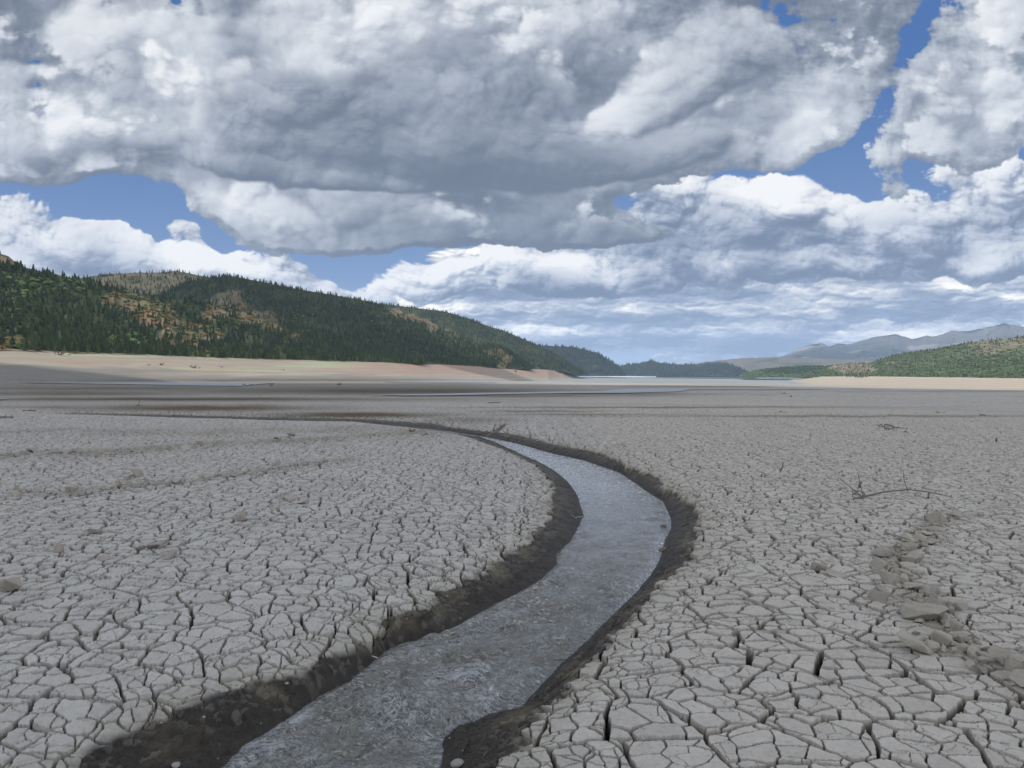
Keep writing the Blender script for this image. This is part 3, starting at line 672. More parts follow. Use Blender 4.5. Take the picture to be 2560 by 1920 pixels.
def strip(name, top, bot, lift, mat, label, n=160, m=8):
    """a shallow sheet of water lying on the silt between two traced shorelines (far edge, near edge)"""
    xs = np.linspace(top[0][0], top[-1][0], n); ty = np.interp(xs, [a for a, _ in top], [b for _, b in top]); by = np.interp(xs, [a for a, _ in bot], [b for _, b in bot])
    ty = ty + .15*np.sin(xs*.03); by = by + .15*np.sin(xs*.023+2)
    i_ = np.arange(n); by = ty + (by-ty)*np.clip(np.minimum(i_/14, (n-1-i_)/14), 0, 1)
    P = np.zeros((n, m, 3))
    for i in range(n):
        for k, f in enumerate(np.linspace(0, 1, m)):
            py = ty[i]*(1-f)+max(by[i], ty[i]+.05)*f
            d = ray(xs[i], py); d = d/math.hypot(d[0], d[1]); lo, hi = 30., 3000.
            for _ in range(40):                 # meets the smooth fall of the lake bed
                md = math.sqrt(lo*hi)
                if EYE + d[2]*md - float(base_z(md)) > 0: lo = md
                else: hi = md
            P[i, k] = (d[0]*lo, d[1]*lo, base_z(lo))
    P[..., 2] += .07 + .0005*np.hypot(P[..., 0], P[..., 1])
    o = mesh_grid(name, P, mat=mat); o['kind'] = 'structure'; o['label'] = label
calm = calm_water('shallow_water', (.20, .22, .24), .42, .010, 3.0)
strip('shallow_channel', [(900, 990), (1130, 985), (1350, 981), (1500, 979), (1560, 973.5), (1700, 972.5), (2115, 973.6)], [(900, 991.5), (1130, 990), (1350, 985), (1560, 983.5), (1700, 980), (1720, 975.2), (2115, 974.6)], .45, calm, 'narrow shallow channel of bright water across the mid flats')
strip('shallow_pool', [(-300, 955), (0, 953.5), (200, 953), (500, 957), (690, 957.5)], [(-300, 957), (0, 957.5), (250, 960.5), (500, 965), (690, 966.5)], .45, calm, 'thin pale pool lying on the grey flats at left')
strip('shallow_inlet', [(860, 949), (1000, 951), (1250, 957)], [(860, 953), (1000, 956.5), (1250, 958)], .5, calm, 'grey blue inlet of water on the flats before the beach')
strip('shallow_puddle', [(-200, 997), (0, 998.5), (28, 999.2)], [(-200, 1001), (0, 1001), (28, 999.8)], .35, calm, 'small pale puddle at the left edge of the flats')
# the remaining lake, far off
lk = calm_water('lake_water', (.20, .215, .20), .55, .5, .05)
def build_lake():
    az = np.linspace(math.radians(-14), math.radians(24), 120); r = np.geomspace(900, 16000, 60)
    R, A_ = np.meshgrid(r, az, indexing='ij')
    P = np.stack([R*np.sin(A_), R*np.cos(A_), np.full(R.shape, -10.35)], -1)
    o = mesh_grid('lake', P, mat=lk); o['kind'] = 'structure'; o['label'] = 'pale remaining water of the lake below the far blue hills'
build_lake()

# ============================ HILLS ============================
def hill_material(name, tex=.35, sc=.02, bs=6.0):
    m, t, b = new_mat(name); c = attr(t, 'col'); p_ = pos(t)
    n = t.noise(p_, sc, 8, .68); n2 = t.noise(p_, sc*7, 5, .65)
    k = t.m('MULTIPLY_ADD', t.m('SUBTRACT', n, .5), tex*2, t.m('MULTIPLY_ADD', t.m('SUBTRACT', n2, .5), tex*2, 1.0))
    t.put(b.inputs['Base Color'], t.vm('SCALE', c, sc=t.m('MAXIMUM', k, .2)))
    b.inputs['Roughness'].default_value = 1.0; b.inputs['Specular IOR Level'].default_value = .05
    t.put(b.inputs['Normal'], bump(t, t.m('MULTIPLY_ADD', n2, .4, n), .8, bs)); return m
class Hill:
    """a slope between its foot and its skyline; both are given as photograph columns -> rows and distances"""
    def __init__(s, name, label, sky_pts, foot, d_foot, d_top, seed, relief=.10, back=.5, gul=1.0, nt=90, na=500, mat=None, colf=None, rough_sky=0, sx=.03):
        s.seed = seed; s.sky = np.array(sky_pts, float); s.foot = np.array(foot, float); s.dfoot = np.array(d_foot, float); s.dtop = np.array(d_top, float)
        s.relief = relief; s.gul = gul; s.rs = rough_sky; s.sx = sx
        s.p0, s.p1 = s.sky[0, 0], s.sky[-1, 0]
        px = np.linspace(s.p0, s.p1, na); tt = np.concatenate([np.linspace(-.06, 1, nt), 1+np.linspace(.03, back, 10)])
        T, PX = np.meshgrid(tt, px, indexing='ij')
        P = s.at(PX, T)
        col = colf(PX, project(P[..., 0], P[..., 1], P[..., 2])[1], T, P)
        s.ob = mesh_grid(name, P, mat=mat, smooth=True, attrs={'col': col}); s.ob['kind'] = 'structure'; s.ob['label'] = label
    def at(s, px, t):
        az = np.arctan2(*ray2(px)); 
        Df = np.interp(px, s.dfoot[:, 0], s.dfoot[:, 1]); Dt = np.interp(px, s.dtop[:, 0], s.dtop[:, 1])
        ys = np.interp(px, s.sky[:, 0], s.sky[:, 1]) + s.rs*fbm(px*s.sx, px*0+s.seed, 5, s.seed, .6); yf = np.interp(px, s.foot[:, 0], s.foot[:, 1])
        te_t = te_of(px, ys); te_f = te_of(px, yf)
        tc_ = np.clip(t, 0, 1); w4 = 4*tc_*(1-tc_)
        n1 = fbm(px*.0075+s.seed, t*2.2, 4, s.seed+1, .55); n2 = 1-2*np.abs(fbm(px*.010+t*.8+s.seed, t*.9, 4, s.seed+2, .55))
        tw = np.clip(tc_ + .13*n1*w4*s.gul, 0, 1)
        te = te_f + (te_t-te_f)*tw
        r = Df + (Dt-Df)*tc_**.9 + s.relief*(Dt-Df)*(n2*.9+n1*.8)*w4**.7
        r = np.where(t < 0, Df + (Dt-Df)*t*.3, r); r = np.where(t > 1, Dt*(1+.55*(t-1)), r)
        z = EYE + te*r
        z = np.where(t > 1, EYE + te_t*Dt - (t-1)**1.3*(te_t-te_f)*Dt*1.2, z)
        z = np.where(t < 0, EYE + te_f*Df + t*18, z)
        return np.stack([r*np.sin(az), r*np.cos(az), z], -1)
def ray2(px):
    return _f[0]+(px-1280)/FPX*_r[0], _f[1]+(px-1280)/FPX*_r[1]
def spots(px, py, lst, wx=1):
    s = np.zeros_like(px); qx = px + 22*gnoise(px*.02, py*.035, 301)+8*gnoise(px*.07, py*.1, 303); qy = py + 10*gnoise(px*.02+5, py*.035, 302)+4*gnoise(px*.07, py*.1, 304)
    for (a, b, rx, ry, rot, k) in lst:
        c, s_ = math.cos(math.radians(rot)), math.sin(math.radians(rot)); A = ((qx-a)*c-(qy-b)*s_)/rx; B = ((qx-a)*s_+(qy-b)*c)/ry
        s = np.maximum(s, k*sstep(1.25, .75, np.sqrt(A*A+B*B)))
    return s
# clearings (photograph columns/rows of the slope they lie on): px, py, rx, ry, rot, strength
OPEN = [(290, 752, 36, 20, 0, 1), (340, 765, 60, 26, -18, 1), (390, 790, 50, 34, -10, 1), (425, 815, 36, 26, -20, .9), (500, 828, 55, 18, -12, .85), (560, 775, 55, 22, 20, .95), (560, 745, 50, 14, 15, .9), (640, 795, 55, 20, -5, .9), (690, 815, 30, 18, 0, .75), (470, 862, 30, 16, 0, .7), (420, 850, 40, 12, -8, .5), (500, 885, 60, 8, 0, .6),
 (45, 858, 40, 13, -4, 1), (15, 868, 40, 8, 0, 1), (15, 655, 28, 10, -30, .9), (1000, 785, 30, 10, -25, .9), (1060, 808, 46, 10, -28, .85), (1120, 838, 26, 9, -25, .6), (1240, 880, 26, 13, 0, .8), (1265, 905, 24, 14, 30, .95), (735, 845, 14, 10, 0, .7)]
GREENB = [(60, 705, 60, 16, -10, 1), (120, 725, 60, 18, 0, .9), (40, 735, 30, 16, 0, .8), (200, 715, 40, 12, 0, .5), (330, 850, 70, 14, 0, .6), (640, 810, 60, 14, 0, .5), (1150, 855, 80, 10, -15, .6), (1200, 895, 50, 10, 0, .6), (760, 800, 40, 20, 0, .3), (1030, 790, 90, 8, -20, .5)]
def slope_colour(PX, PY, T, P):
    o = spots(PX, PY, OPEN)[..., None]; n = fbm(P[..., 0]*.012, P[..., 1]*.012, 4, 311)[..., None]; n2 = fbm(P[..., 0]*.05, P[..., 2]*.09, 3, 312)[..., None]
    wood = np.array((.050, .060, .030))*(1+.5*n); bare = np.array((.185, .155, .11))*(1+.35*n2); rust = np.array((.19, .095, .05)); olive = np.array((.11, .11, .05))
    k = sstep(.0, .3, n+.3*n2); bare = bare*(1-k*.6)+rust*k*.6; k = sstep(.0, .3, -n+.3*n2); bare = bare*(1-k*.5)+olive*k*.5
    return wood*(1-o)+bare*o
def brown_hill(PX, PY, T, P):
    n = fbm(P[..., 0]*.008, P[..., 1]*.008+P[..., 2]*.02, 5, 321)[..., None]; k = sstep(-.15, .25, n)
    return np.array((.13, .105, .075))*k + np.array((.085, .085, .05))*(1-k)
def wood_far(PX, PY, T, P):
    n = fbm(P[..., 0]*.004, P[..., 1]*.004+P[..., 2]*.01, 5, 331, .6)[..., None]
    return np.array((.028, .038, .042))*(1+.8*n) + np.array((.06, .05, .02))*sstep(.25, .5, n)
def tan_far(PX, PY, T, P):
    n = fbm(P[..., 0]*.0015, P[..., 1]*.0015+P[..., 2]*.006, 5, 341, .6)[..., None]; k = sstep(.05, .30, n)
    return np.array((.12, .105, .085))*(1-k) + np.array((.06, .075, .05))*k
def rock_far(PX, PY, T, P):
    n = fbm(P[..., 0]*.0010, P[..., 1]*.0006+P[..., 2]*.0035, 6, 351, .62)[..., None]
    hi = sstep(.50, .98, T[..., None] + .25*n + .12*((PX[..., None]-2300)/260))
    bare = np.array((.19, .17, .15))*(1+.25*n); wood = np.array((.030, .040, .038))
    k = np.clip(hi*.45 + .8*sstep(.15, .40, n), 0, 1)
    return wood*(1-k)+bare*k
def green_hill(PX, PY, T, P):
    n = fbm(P[..., 0]*.006, P[..., 1]*.006+P[..., 2]*.02, 5, 361, .6)[..., None]; n2 = fbm(P[..., 0]*.03, P[..., 2]*.06, 4, 362)[..., None]
    g = np.array((.085, .110, .055))*(1+.35*n+.5*n2)
    br = np.maximum(spots(PX, PY, [(2130, 920, 60, 14, 0, 1), (2500, 858, 80, 16, 0, .8), (2455, 875, 30, 6, 0, .9), (2235, 910, 16, 4, 0, 1), (2100, 935, 60, 6, 0, .7), (2560, 850, 60, 14, 0, .8)])[..., None]*1.0, sstep(.28, .45, n)*.6)
    return g*(1-br) + np.array((.175, .15, .105))*br*(1+.3*n2)
M_slope = hill_material('slope', .35, .03, 3.0); M_far = hill_material('far_slope', .45, .006, 25.0); M_rock = hill_material('rock', .35, .002, 90.0); M_green = hill_material('green_slope', .5, .03, 5.0)
shf = [(a, b) for a, b in zip(SHX, SHY)]; shd = [(a, b-4) for a, b in zip(SHX, SHD)]
H0 = Hill('hill_shoulder', 'dark rounded hill shoulder rising at the far left edge', [(-900, 560), (-200, 600), (0, 634), (20, 640), (45, 661), (80, 685), (160, 705)], [(-900, 780), (160, 780)], [(-900, 1500), (160, 1500)], [(-900, 2100), (160, 2000)], 3, mat=M_slope, colf=slope_colour, na=160)
H2 = Hill('brown_hill', 'brown sparsely wooded hill top behind the forested slopes', [(120, 725), (190, 697), (230, 690), (274, 685), (330, 682), (400, 681), (440, 677), (500, 689), (560, 700), (640, 730)], [(120, 800), (640, 800)], [(120, 2000), (640, 2000)], [(120, 2900), (640, 2700)], 5, mat=M_slope, colf=brown_hill, rough_sky=2, na=200)
H3b = Hill('paler_forest_ridge', 'long forested ridge descending to the lake behind the dark one', [(760, 760), (860, 752), (949, 759), (1007, 766), (1111, 779), (1169, 796), (1227, 818), (1259, 827), (1331, 858), (1389, 888), (1445, 923), (1466, 937)], [(760, 880), (1250, 905), (1329, 922), (1441, 930), (1466, 938)], [(760, 2600), (1250, 2500), (1329, 2700), (1441, 3500), (1466, 4300)], [(760, 3300), (1100, 3500), (1445, 3900), (1466, 4400)], 7, mat=M_slope, colf=slope_colour, na=360)
H3 = Hill('dark_forest_ridge', 'high dark forested ridge behind the first slope', [(330, 775), (408, 733), (460, 705), (520, 694), (575, 690), (640, 702), (700, 715), (780, 729), (860, 742), (920, 753), (987, 779), (1095, 822), (1189, 859), (1259, 870), (1300, 896), (1329, 920)], [(330, 880), (900, 890), (1033, 906), (1150, 915), (1247, 919), (1329, 923)], [(330, 1500), (900, 1500), (1033, 1410), (1150, 1695), (1247, 1945), (1329, 2290)], [(330, 2300), (600, 2300), (1000, 2300), (1329, 2500)], 9, mat=M_slope, colf=slope_colour, na=520)
H1 = Hill('near_forest_slope', 'nearest forested slope above the pale beach', [(-900, 600), (-300, 640), (0, 658), (43, 664), (110, 680), (190, 697), (260, 714), (334, 731), (408, 741), (480, 752), (560, 766), (650, 792), (800, 838), (950, 880), (1060, 903)], [(-900, 851), (-300, 863), (0, 873), (200, 881), (334, 885), (459, 891), (661, 898), (860, 904), (1060, 908)], [(-900, 705), (-300, 765), (0, 800), (200, 850), (334, 900), (459, 950), (661, 1050), (860, 1200), (1060, 1430)], [(-900, 1200), (0, 1350), (400, 1400), (800, 1500), (1060, 1550)], 11, mat=M_slope, colf=slope_colour, na=640)
H4 = Hill('blue_wooded_hill', 'dark blue wooded hill where the left ridge meets the lake', [(1250, 845), (1348, 863), (1400, 866), (1430, 867), (1490, 881), (1520, 899), (1545, 915), (1565, 938)], [(1250, 938), (1480, 940), (1565, 940)], [(1250, 5500), (1565, 5600)], [(1250, 6300), (1565, 6000)], 13, mat=M_far, colf=wood_far, rough_sky=2, na=200, sx=.06)
H5 = Hill('far_lake_hill', 'long low blue hill across the far end of the lake', [(1480, 925), (1530, 918), (1560, 913), (1590, 910), (1612, 905), (1628, 901), (1650, 907), (1687, 911), (1743, 912), (1775, 908), (1800, 906), (1820, 909), (1843, 918), (1871, 931), (1890, 941)], [(1480, 939), (1890, 943)], [(1480, 7000), (1890, 7000)], [(1480, 8000), (1890, 7600)], 15, mat=M_far, colf=wood_far, rough_sky=3, na=260, sx=.08)
H6 = Hill('far_brown_ridge', 'faint brown ridge low on the horizon', [(1640, 925), (1700, 913), (1730, 911), (1795, 901), (1843, 896), (1947, 893), (2050, 896), (2200, 902), (2400, 912)], [(1640, 943), (2400, 948)], [(1640, 8500), (2400, 8000)], [(1640, 11000), (2400, 10500)], 17, mat=M_far, colf=tan_far, rough_sky=2, na=260, sx=.04)
H7 = Hill('blue_mountains', 'blue mountain range with pale rocky summits', [(1880, 905), (1947, 893), (2012, 866), (2051, 857), (2073, 866), (2099, 859), (2121, 861), (2177, 844), (2238, 835), (2277, 848), (2316, 839), (2334, 842), (2381, 826), (2411, 829), (2468, 818), (2507, 808), (2560, 817), (2700, 800), (3000, 830), (3500, 850)], [(1880, 925), (3500, 945)], [(1880, 12000), (3500, 12000)], [(1880, 17000), (3500, 17000)], 19, relief=.16, mat=M_rock, colf=rock_far, rough_sky=4, na=420, sx=.05)
H9 = Hill('low_green_hill', 'low green hill half in cloud shadow beyond the right beach', [(1850, 938), (1880, 929), (1904, 923), (1969, 917), (2034, 915), (2077, 915), (2200, 920)], [(1850, 942), (2200, 946)], [(1850, 4300), (2200, 4100)], [(1850, 5200), (2200, 5200)], 21, mat=M_green, colf=green_hill, na=160)
H8 = Hill('green_scrub_hill', 'green scrub covered hill rising to the right edge', [(1990, 941), (2040, 925), (2077, 915), (2134, 907), (2164, 911), (2200, 899), (2238, 886), (2338, 872), (2403, 859), (2468, 850), (2560, 842), (2700, 822), (3000, 790), (3500, 760)], [(1990, 942), (2150, 944), (2400, 947), (2560, 950), (3000, 953), (3500, 958)], [(1990, 3600), (2150, 2510), (2400, 2205), (2560, 2005), (3000, 1905), (3500, 1905)], [(1990, 3800), (2150, 3500), (2560, 3200), (3500, 3000)], 23, mat=M_green, colf=green_hill, na=420)

# ============================ TREES AND SCRUB ============================
RNG = np.random.default_rng(7)
def conifer_template(seed, tiers, sides, slim):
    """unit-height conifer crown of ragged drooping tiers; (verts, tris, shade per vertex)"""
    g = np.random.default_rng(seed); Vv = []; F = []; S = []
    for k in range(tiers):
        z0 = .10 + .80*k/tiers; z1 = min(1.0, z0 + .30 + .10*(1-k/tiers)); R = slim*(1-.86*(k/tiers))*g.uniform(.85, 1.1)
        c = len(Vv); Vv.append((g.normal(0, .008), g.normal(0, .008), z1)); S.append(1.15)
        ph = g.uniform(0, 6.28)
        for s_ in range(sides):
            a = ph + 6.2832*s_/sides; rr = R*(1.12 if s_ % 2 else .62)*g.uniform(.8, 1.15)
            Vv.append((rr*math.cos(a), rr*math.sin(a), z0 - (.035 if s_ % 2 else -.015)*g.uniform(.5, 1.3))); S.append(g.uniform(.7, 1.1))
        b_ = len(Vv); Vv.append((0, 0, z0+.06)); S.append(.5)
        for s_ in range(sides):
            n_ = (s_+1) % sides; F.append((c, c+1+s_, c+1+n_)); F.append((b_, c+1+n_, c+1+s_))
    return np.array(Vv, np.float32), np.array(F, np.int32), np.array(S, np.float32)
def trunk_template():
    Vv = []; F = []
    for z, r in ((-.04, .022), (.5, .012)):
        for k in range(5): Vv.append((r*math.cos(k*1.2566), r*math.sin(k*1.2566), z))
    for k in range(5): n_ = (k+1) % 5; F += [(k, n_, 5+n_), (k, 5+n_, 5+k)]
    return np.array(Vv, np.float32), np.array(F, np.int32)
def bush_template(seed, n=26, flat=.7):
    """ragged clump of small leaf-sprays on a rough dome"""
    g = np.random.default_rng(seed); Vv = []; F = []; S = []
    for k in range(n):
        a = g.uniform(0, 6.28); e = g.uniform(0, 1)**.7*1.5; r = g.uniform(.32, .52)
        c = np.array((r*math.cos(a)*math.cos(e), r*math.sin(a)*math.cos(e), .12+.85*r*2*flat*math.sin(e)*.9)); nrm = c/np.linalg.norm(c)
        u_ = np.cross(nrm, (.3, .2, 1)); u_ /= np.linalg.norm(u_); v_ = np.cross(nrm, u_); s_ = g.uniform(.16, .26); i0 = len(Vv)
        for q_ in ((-1, -1), (1, -.9), (1.1, 1), (-.9, 1)):
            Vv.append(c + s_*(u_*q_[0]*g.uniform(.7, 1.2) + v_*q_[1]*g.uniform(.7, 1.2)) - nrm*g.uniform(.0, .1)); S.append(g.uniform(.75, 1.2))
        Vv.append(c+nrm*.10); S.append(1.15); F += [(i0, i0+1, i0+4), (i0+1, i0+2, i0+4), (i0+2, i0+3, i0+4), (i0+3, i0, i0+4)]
    return np.array(Vv, np.float32), np.array(F, np.int32), np.array(S, np.float32)
CON = [conifer_template(s_, 5, 8, .17+.02*(s_ % 3)) for s_ in range(6)]
CONLOW = [conifer_template(20+s_, 3, 6, .19) for s_ in range(4)]
BUSH = [bush_template(40+s_) for s_ in range(5)]; BUSHLOW = [bush_template(60+s_, 9) for s_ in range(5)]
m_leaf, t, b = new_mat('foliage'); c_ = attr(t, 'col'); t.put(b.inputs['Base Color'], t.vm('SCALE', c_, sc=t.m('MULTIPLY_ADD', t.noise(pos(t), .8, 3, .6), .8, .6))); b.inputs['Roughness'].default_value = .95; b.inputs['Specular IOR Level'].default_value = .08
m_bark, t, b = new_mat('bark'); t.put(b.inputs['Base Color'], t.mix(t.noise(pos(t), 3, 4, .6), (.07, .055, .045), (.14, .115, .09))); b.inputs['Roughness'].default_value = .95
def merged(name, tmpls, P, Hh, W, C, label, cat, mat=m_leaf, group=None):
    Vs, Fs, Cs = [], [], []; base = 0; pick = RNG.integers(0, len(tmpls), len(P)); rot = RNG.uniform(0, 6.28, len(P))
    for k, (tv, tf, ts) in enumerate(tmpls):
        I = np.nonzero(pick == k)[0]
        if not len(I): continue
        ca, sa = np.cos(rot[I])[:, None], np.sin(rot[I])[:, None]; x = tv[None, :, 0]*W[I, None]; y = tv[None, :, 1]*W[I, None]
        V3 = np.stack([P[I, 0:1]+x*ca-y*sa, P[I, 1:2]+x*sa+y*ca, P[I, 2:3]+tv[None, :, 2]*Hh[I, None]], -1).reshape(-1, 3)
        Fk = (tf[None]+(np.arange(len(I))*len(tv))[:, None, None]).reshape(-1, 3)+base
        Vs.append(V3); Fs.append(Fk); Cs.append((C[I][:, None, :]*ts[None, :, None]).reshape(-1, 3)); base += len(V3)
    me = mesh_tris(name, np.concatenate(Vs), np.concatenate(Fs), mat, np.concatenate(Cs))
    return link(name, me, kind='stuff', label=label, category=cat)
def scatter(hill, n, p0, p1, t0=0.0, t1=1.02):
    px = RNG.uniform(p0, p1, n); t = RNG.uniform(t0, t1, n); P = hill.at(px, t); qx, qy = project(P[:, 0], P[:, 1], P[:, 2]); return px, t, P, qx, qy
DARKG = np.array((.028, .042, .025)); MIDG = np.array((.056, .074, .034)); BLUEG = np.array((.030, .046, .036)); LIGHTG = np.array((.10, .15, .055))
def tree_set(hill, n, p0, p1, size, thin=0.0, hmul=1.0):
    px, t, P, qx, qy = scatter(hill, n, p0, p1)
    op = spots(qx, qy, OPEN); gr = spots(qx, qy, GREENB)
    keep = RNG.uniform(0, 1, n) > np.clip(op*.90 + gr*.45 + thin, 0, .97)
    clump = gnoise(qx*.03, qy*.06, 401); keep &= RNG.uniform(-.9, .5, n) < clump+.35
    P = P[keep]; qx = qx[keep]; qy = qy[keep]; m_ = len(P)
    Hh = size*RNG.uniform(.55, 1.25, m_)*hmul; W = Hh*RNG.uniform(1.1, 1.7, m_)
    f = RNG.uniform(0, 1, m_)[:, None]; C = DARKG*(1-f)+MIDG*f; C = np.where(RNG.uniform(0, 1, m_)[:, None] < .3, BLUEG, C)*RNG.uniform(.75, 1.35, m_)[:, None]
    return P, Hh, W, C
def join(*sets): return [np.concatenate(z_) for z_ in zip(*sets)]
near = tree_set(H1, 6200, -500, 1060, 10.5)
px_, t_, P_, qx_, qy_ = scatter(H1, 420, -500, 1060, -.02, .03)     # the front row right above the beach
kp = (spots(qx_, qy_, OPEN) < .5); P_ = P_[kp]; n_ = len(P_); hh = RNG.uniform(6, 14, n_); near = join(near, (P_, hh, hh*1.15, MIDG*RNG.uniform(.7, 1.5, n_)[:, None]))
size_in_view = near[1]/np.hypot(near[0][:, 0], near[0][:, 1]); pxs = project(near[0][:, 0], near[0][:, 1], near[0][:, 2])[0]
order = np.argsort(-np.where((pxs > 4) & (pxs < 2556), size_in_view, 0)); IND = order[:300]; REST = order[300:]
def individual_conifers():
    meshes = []
    for k in range(6):
        tv, tf, ts = conifer_template(100+k, 8, 10, .19+.02*(k % 3)); g = .85+.1*k
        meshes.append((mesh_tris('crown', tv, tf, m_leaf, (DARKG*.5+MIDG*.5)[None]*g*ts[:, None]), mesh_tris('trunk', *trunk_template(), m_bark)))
    for i in IND:
        k = int(i) % 6; o = bpy.data.objects.new('conifer_tree', None); COL.objects.link(o); o.empty_display_size = .1
        x, y, z = near[0][i]; o.location = (x, y, z); o.scale = (near[2][i],)*2 + (near[1][i],); o.rotation_euler = (0, 0, float(i) % 6.28)
        o['category'] = 'tree'; o['group'] = 'conifers standing along the pale left shoreline'
        o['label'] = 'dark green conifer in the tall lower ranks of the left slope'
        link('crown', meshes[k][0], o); link('trunk', meshes[k][1], o)
individual_conifers()
merged('conifer_forest', CON, *[a[REST] for a in near], 'dense dark green conifer forest covering the nearest left slope', 'forest')
merged('ridge_forest', CONLOW, *join(tree_set(H3, 9500, 330, 1329, 12.0), tree_set(H0, 500, -500, 160, 13.)), 'conifer forest on the high dark ridge behind the first slope', 'forest')
merged('lake_ridge_forest', CONLOW, *tree_set(H3b, 6500, 860, 1462, 12.), 'paler forest on the long ridge running down to the lake', 'forest')
merged('sparse_hilltop_trees', CONLOW, *tree_set(H2, 1500, 150, 640, 12.0, .15), 'scattered dark trees on the brown hill top', 'trees')
merged('far_hill_trees', CONLOW, *join(tree_set(H4, 2600, 1300, 1560, 22., -.3), tree_set(H5, 3000, 1500, 1885, 24., -.3)), 'far blue woods on the hills at the end of the lake', 'forest')
# autumn scrub in the clearings and green aspen patches
def scrub():
    px, t, P, qx, qy = scatter(H1, 9000, -300, 1060); px2, t2, P2, qx2, qy2 = scatter(H3, 9000, 330, 1329); px3, t3, P3, qx3, qy3 = scatter(H3b, 3500, 860, 1460)
    P = np.concatenate([P, P2, P3]); qx = np.concatenate([qx, qx2, qx3]); qy = np.concatenate([qy, qy2, qy3]); n = len(P)
    op = spots(qx, qy, OPEN); gr = spots(qx, qy, GREENB); k = RNG.uniform(0, 1, n) < np.clip(op*.62 + gr*.40 + .012, 0, 1); P = P[k]; qx = qx[k]; qy = qy[k]; op = op[k]; gr = gr[k]; n = len(P)
    hue = fbm(qx*.03, qy*.05, 3, 421) + RNG.normal(0, .12, n)
    pal = np.array([(.055, .075, .03), (.095, .11, .04), (.16, .13, .045), (.20, .095, .04), (.15, .062, .035)])
    idx = np.clip((hue*3.2+2.0), 0, 4).astype(int); C = pal[idx]; C = np.where((gr > op)[:, None], LIGHTG*RNG.uniform(.6, 1.2, n)[:, None], C)*RNG.uniform(.7, 1.3, n)[:, None]
    Hh = RNG.uniform(2.0, 5.5, n)*(1+.4*(gr > op)); return P, Hh, Hh*RNG.uniform(1.0, 1.6, n), C
merged('autumn_scrub', BUSH, *scrub(), 'orange, yellow and green scrub in the clearings of the left slopes', 'scrub')
def right_scrub():
    px, t, P, qx, qy = scatter(H8, 9000, 1995, 2750); n = len(P); br = spots(qx, qy, [(2130, 920, 60, 14, 0, 1), (2500, 858, 80, 16, 0, .8)])
    k = RNG.uniform(0, 1, n) > br*.8; P = P[k]; n = len(P)
    C = np.array((.068, .096, .045))*RNG.uniform(.7, 1.35, n)[:, None]; C = np.where(RNG.uniform(0, 1, n)[:, None] < .12, np.array((.11, .12, .075)), C)
    Hh = RNG.uniform(2, 5.5, n); A_ = (P, Hh, Hh*RNG.uniform(1.4, 2.6, n), C)
    px, t, P, qx, qy = scatter(H9, 1800, 1855, 2100); n = len(P); Hh = RNG.uniform(5, 12, n)
    return join(A_, (P, Hh, Hh*1.4, np.array((.07, .11, .045))*RNG.uniform(.6, 1.4, n)[:, None]))
merged('green_scrub', BUSHLOW, *right_scrub(), 'green scrub and aspens covering the right hand hill', 'scrub')
def right_conifers():
    px, t, P, qx, qy = scatter(H8, 1500, 2000, 2750, .0, 1.02); n = len(P); top = t > .93
    k = np.where(top, gnoise(qx*.05, qx*0, 431) > -.1, RNG.uniform(0, 1, n) < .22); P = P[k]; n = len(P); Hh = RNG.uniform(7, 14, n); return P, Hh, Hh*1.2, DARKG*RNG.uniform(.8, 1.4, n)[:, None]
merged('ridge_conifers', CONLOW, *right_conifers(), 'dark conifers dotted over the green right hill and its crest', 'trees')

# ============================ PASSING CLOUDS (outside the picture, they shade the flats) ============================
m_cloud, t, b = new_mat('cloud_white'); b.inputs['Base Color'].default_value = (.85, .86, .88, 1); b.inputs['Roughness'].default_value = 1.0; b.inputs['Specular IOR Level'].default_value = 0
t.put(b.inputs['Normal'], bump(t, t.noise(pos(t), .006, 6, .6), 1.0, 60))
def cloud(targets, alt, label):
    """a cumulus whose shadow falls on the given ground ellipses (x, y, z, rx, ry)"""
    Vs, Fs = [], []; base = 0
    for (gx, gy, gz, rx, ry) in targets:
        k = (alt-gz)/SUND[2]; cx, cy = gx+SUND[0]*k, gy+SUND[1]*k
        nu, nv = 48, 20; U_, V_ = np.meshgrid(np.linspace(0, 2*np.pi, nu, endpoint=False), np.linspace(-1, 1, nv)*math.pi/2)
        xx = np.cos(U_)*np.cos(V_); yy = np.sin(U_)*np.cos(V_); zz = np.sin(V_)
        d = 1 + .22*fbm(xx*2+gx*.01, yy*2+zz*1.5+gy*.01, 4, 501) + .05*puff(xx*6+9, yy*6+zz*4, 3, 502)
        h = min(rx, ry, 300)*.55; P = np.stack([cx+rx*xx*d, cy+ry*yy*d, alt + h*np.where(zz > 0, zz, .25*zz)*d], -1)
        i = np.arange(nv-1)[:, None]; j = np.arange(nu)[None, :]; j2 = (j+1) % nu
        F = np.stack([i*nu+j, i*nu+j2, (i+1)*nu+j2, (i+1)*nu+j], -1).reshape(-1, 4)+base
        Vs.append(P.reshape(-1, 3)); Fs.append(F); base += nu*nv
    me = mesh_tris('cloud', np.concatenate(Vs), np.concatenate(Fs), m_cloud, smooth=True)
    o = link('cloud', me, category='cloud', label=label, group='passing clouds')
    return o
cloud([(60, 60, -1, 420, 400), (350, 0, -1, 500, 330), (-420, 230, -2, 260, 260), (-150, 330, -4, 330, 330), (120, 560, -5, 330, 260), (-450, -200, 0, 500, 400)], 1500, 'broad flat based cloud above and left of the flats, shading the cracked mud')
cloud([(-800, 2020, 190, 210, 300), (-560, 1900, 140, 220, 330), (-340, 1800, 90, 210, 290), (-160, 1800, 50, 150, 200)], 1500, 'long cloud above the left hills, shading the dark ridge')
cloud([(1900, 4500, 40, 330, 500)], 4000, 'small high cloud shading the low green hill')

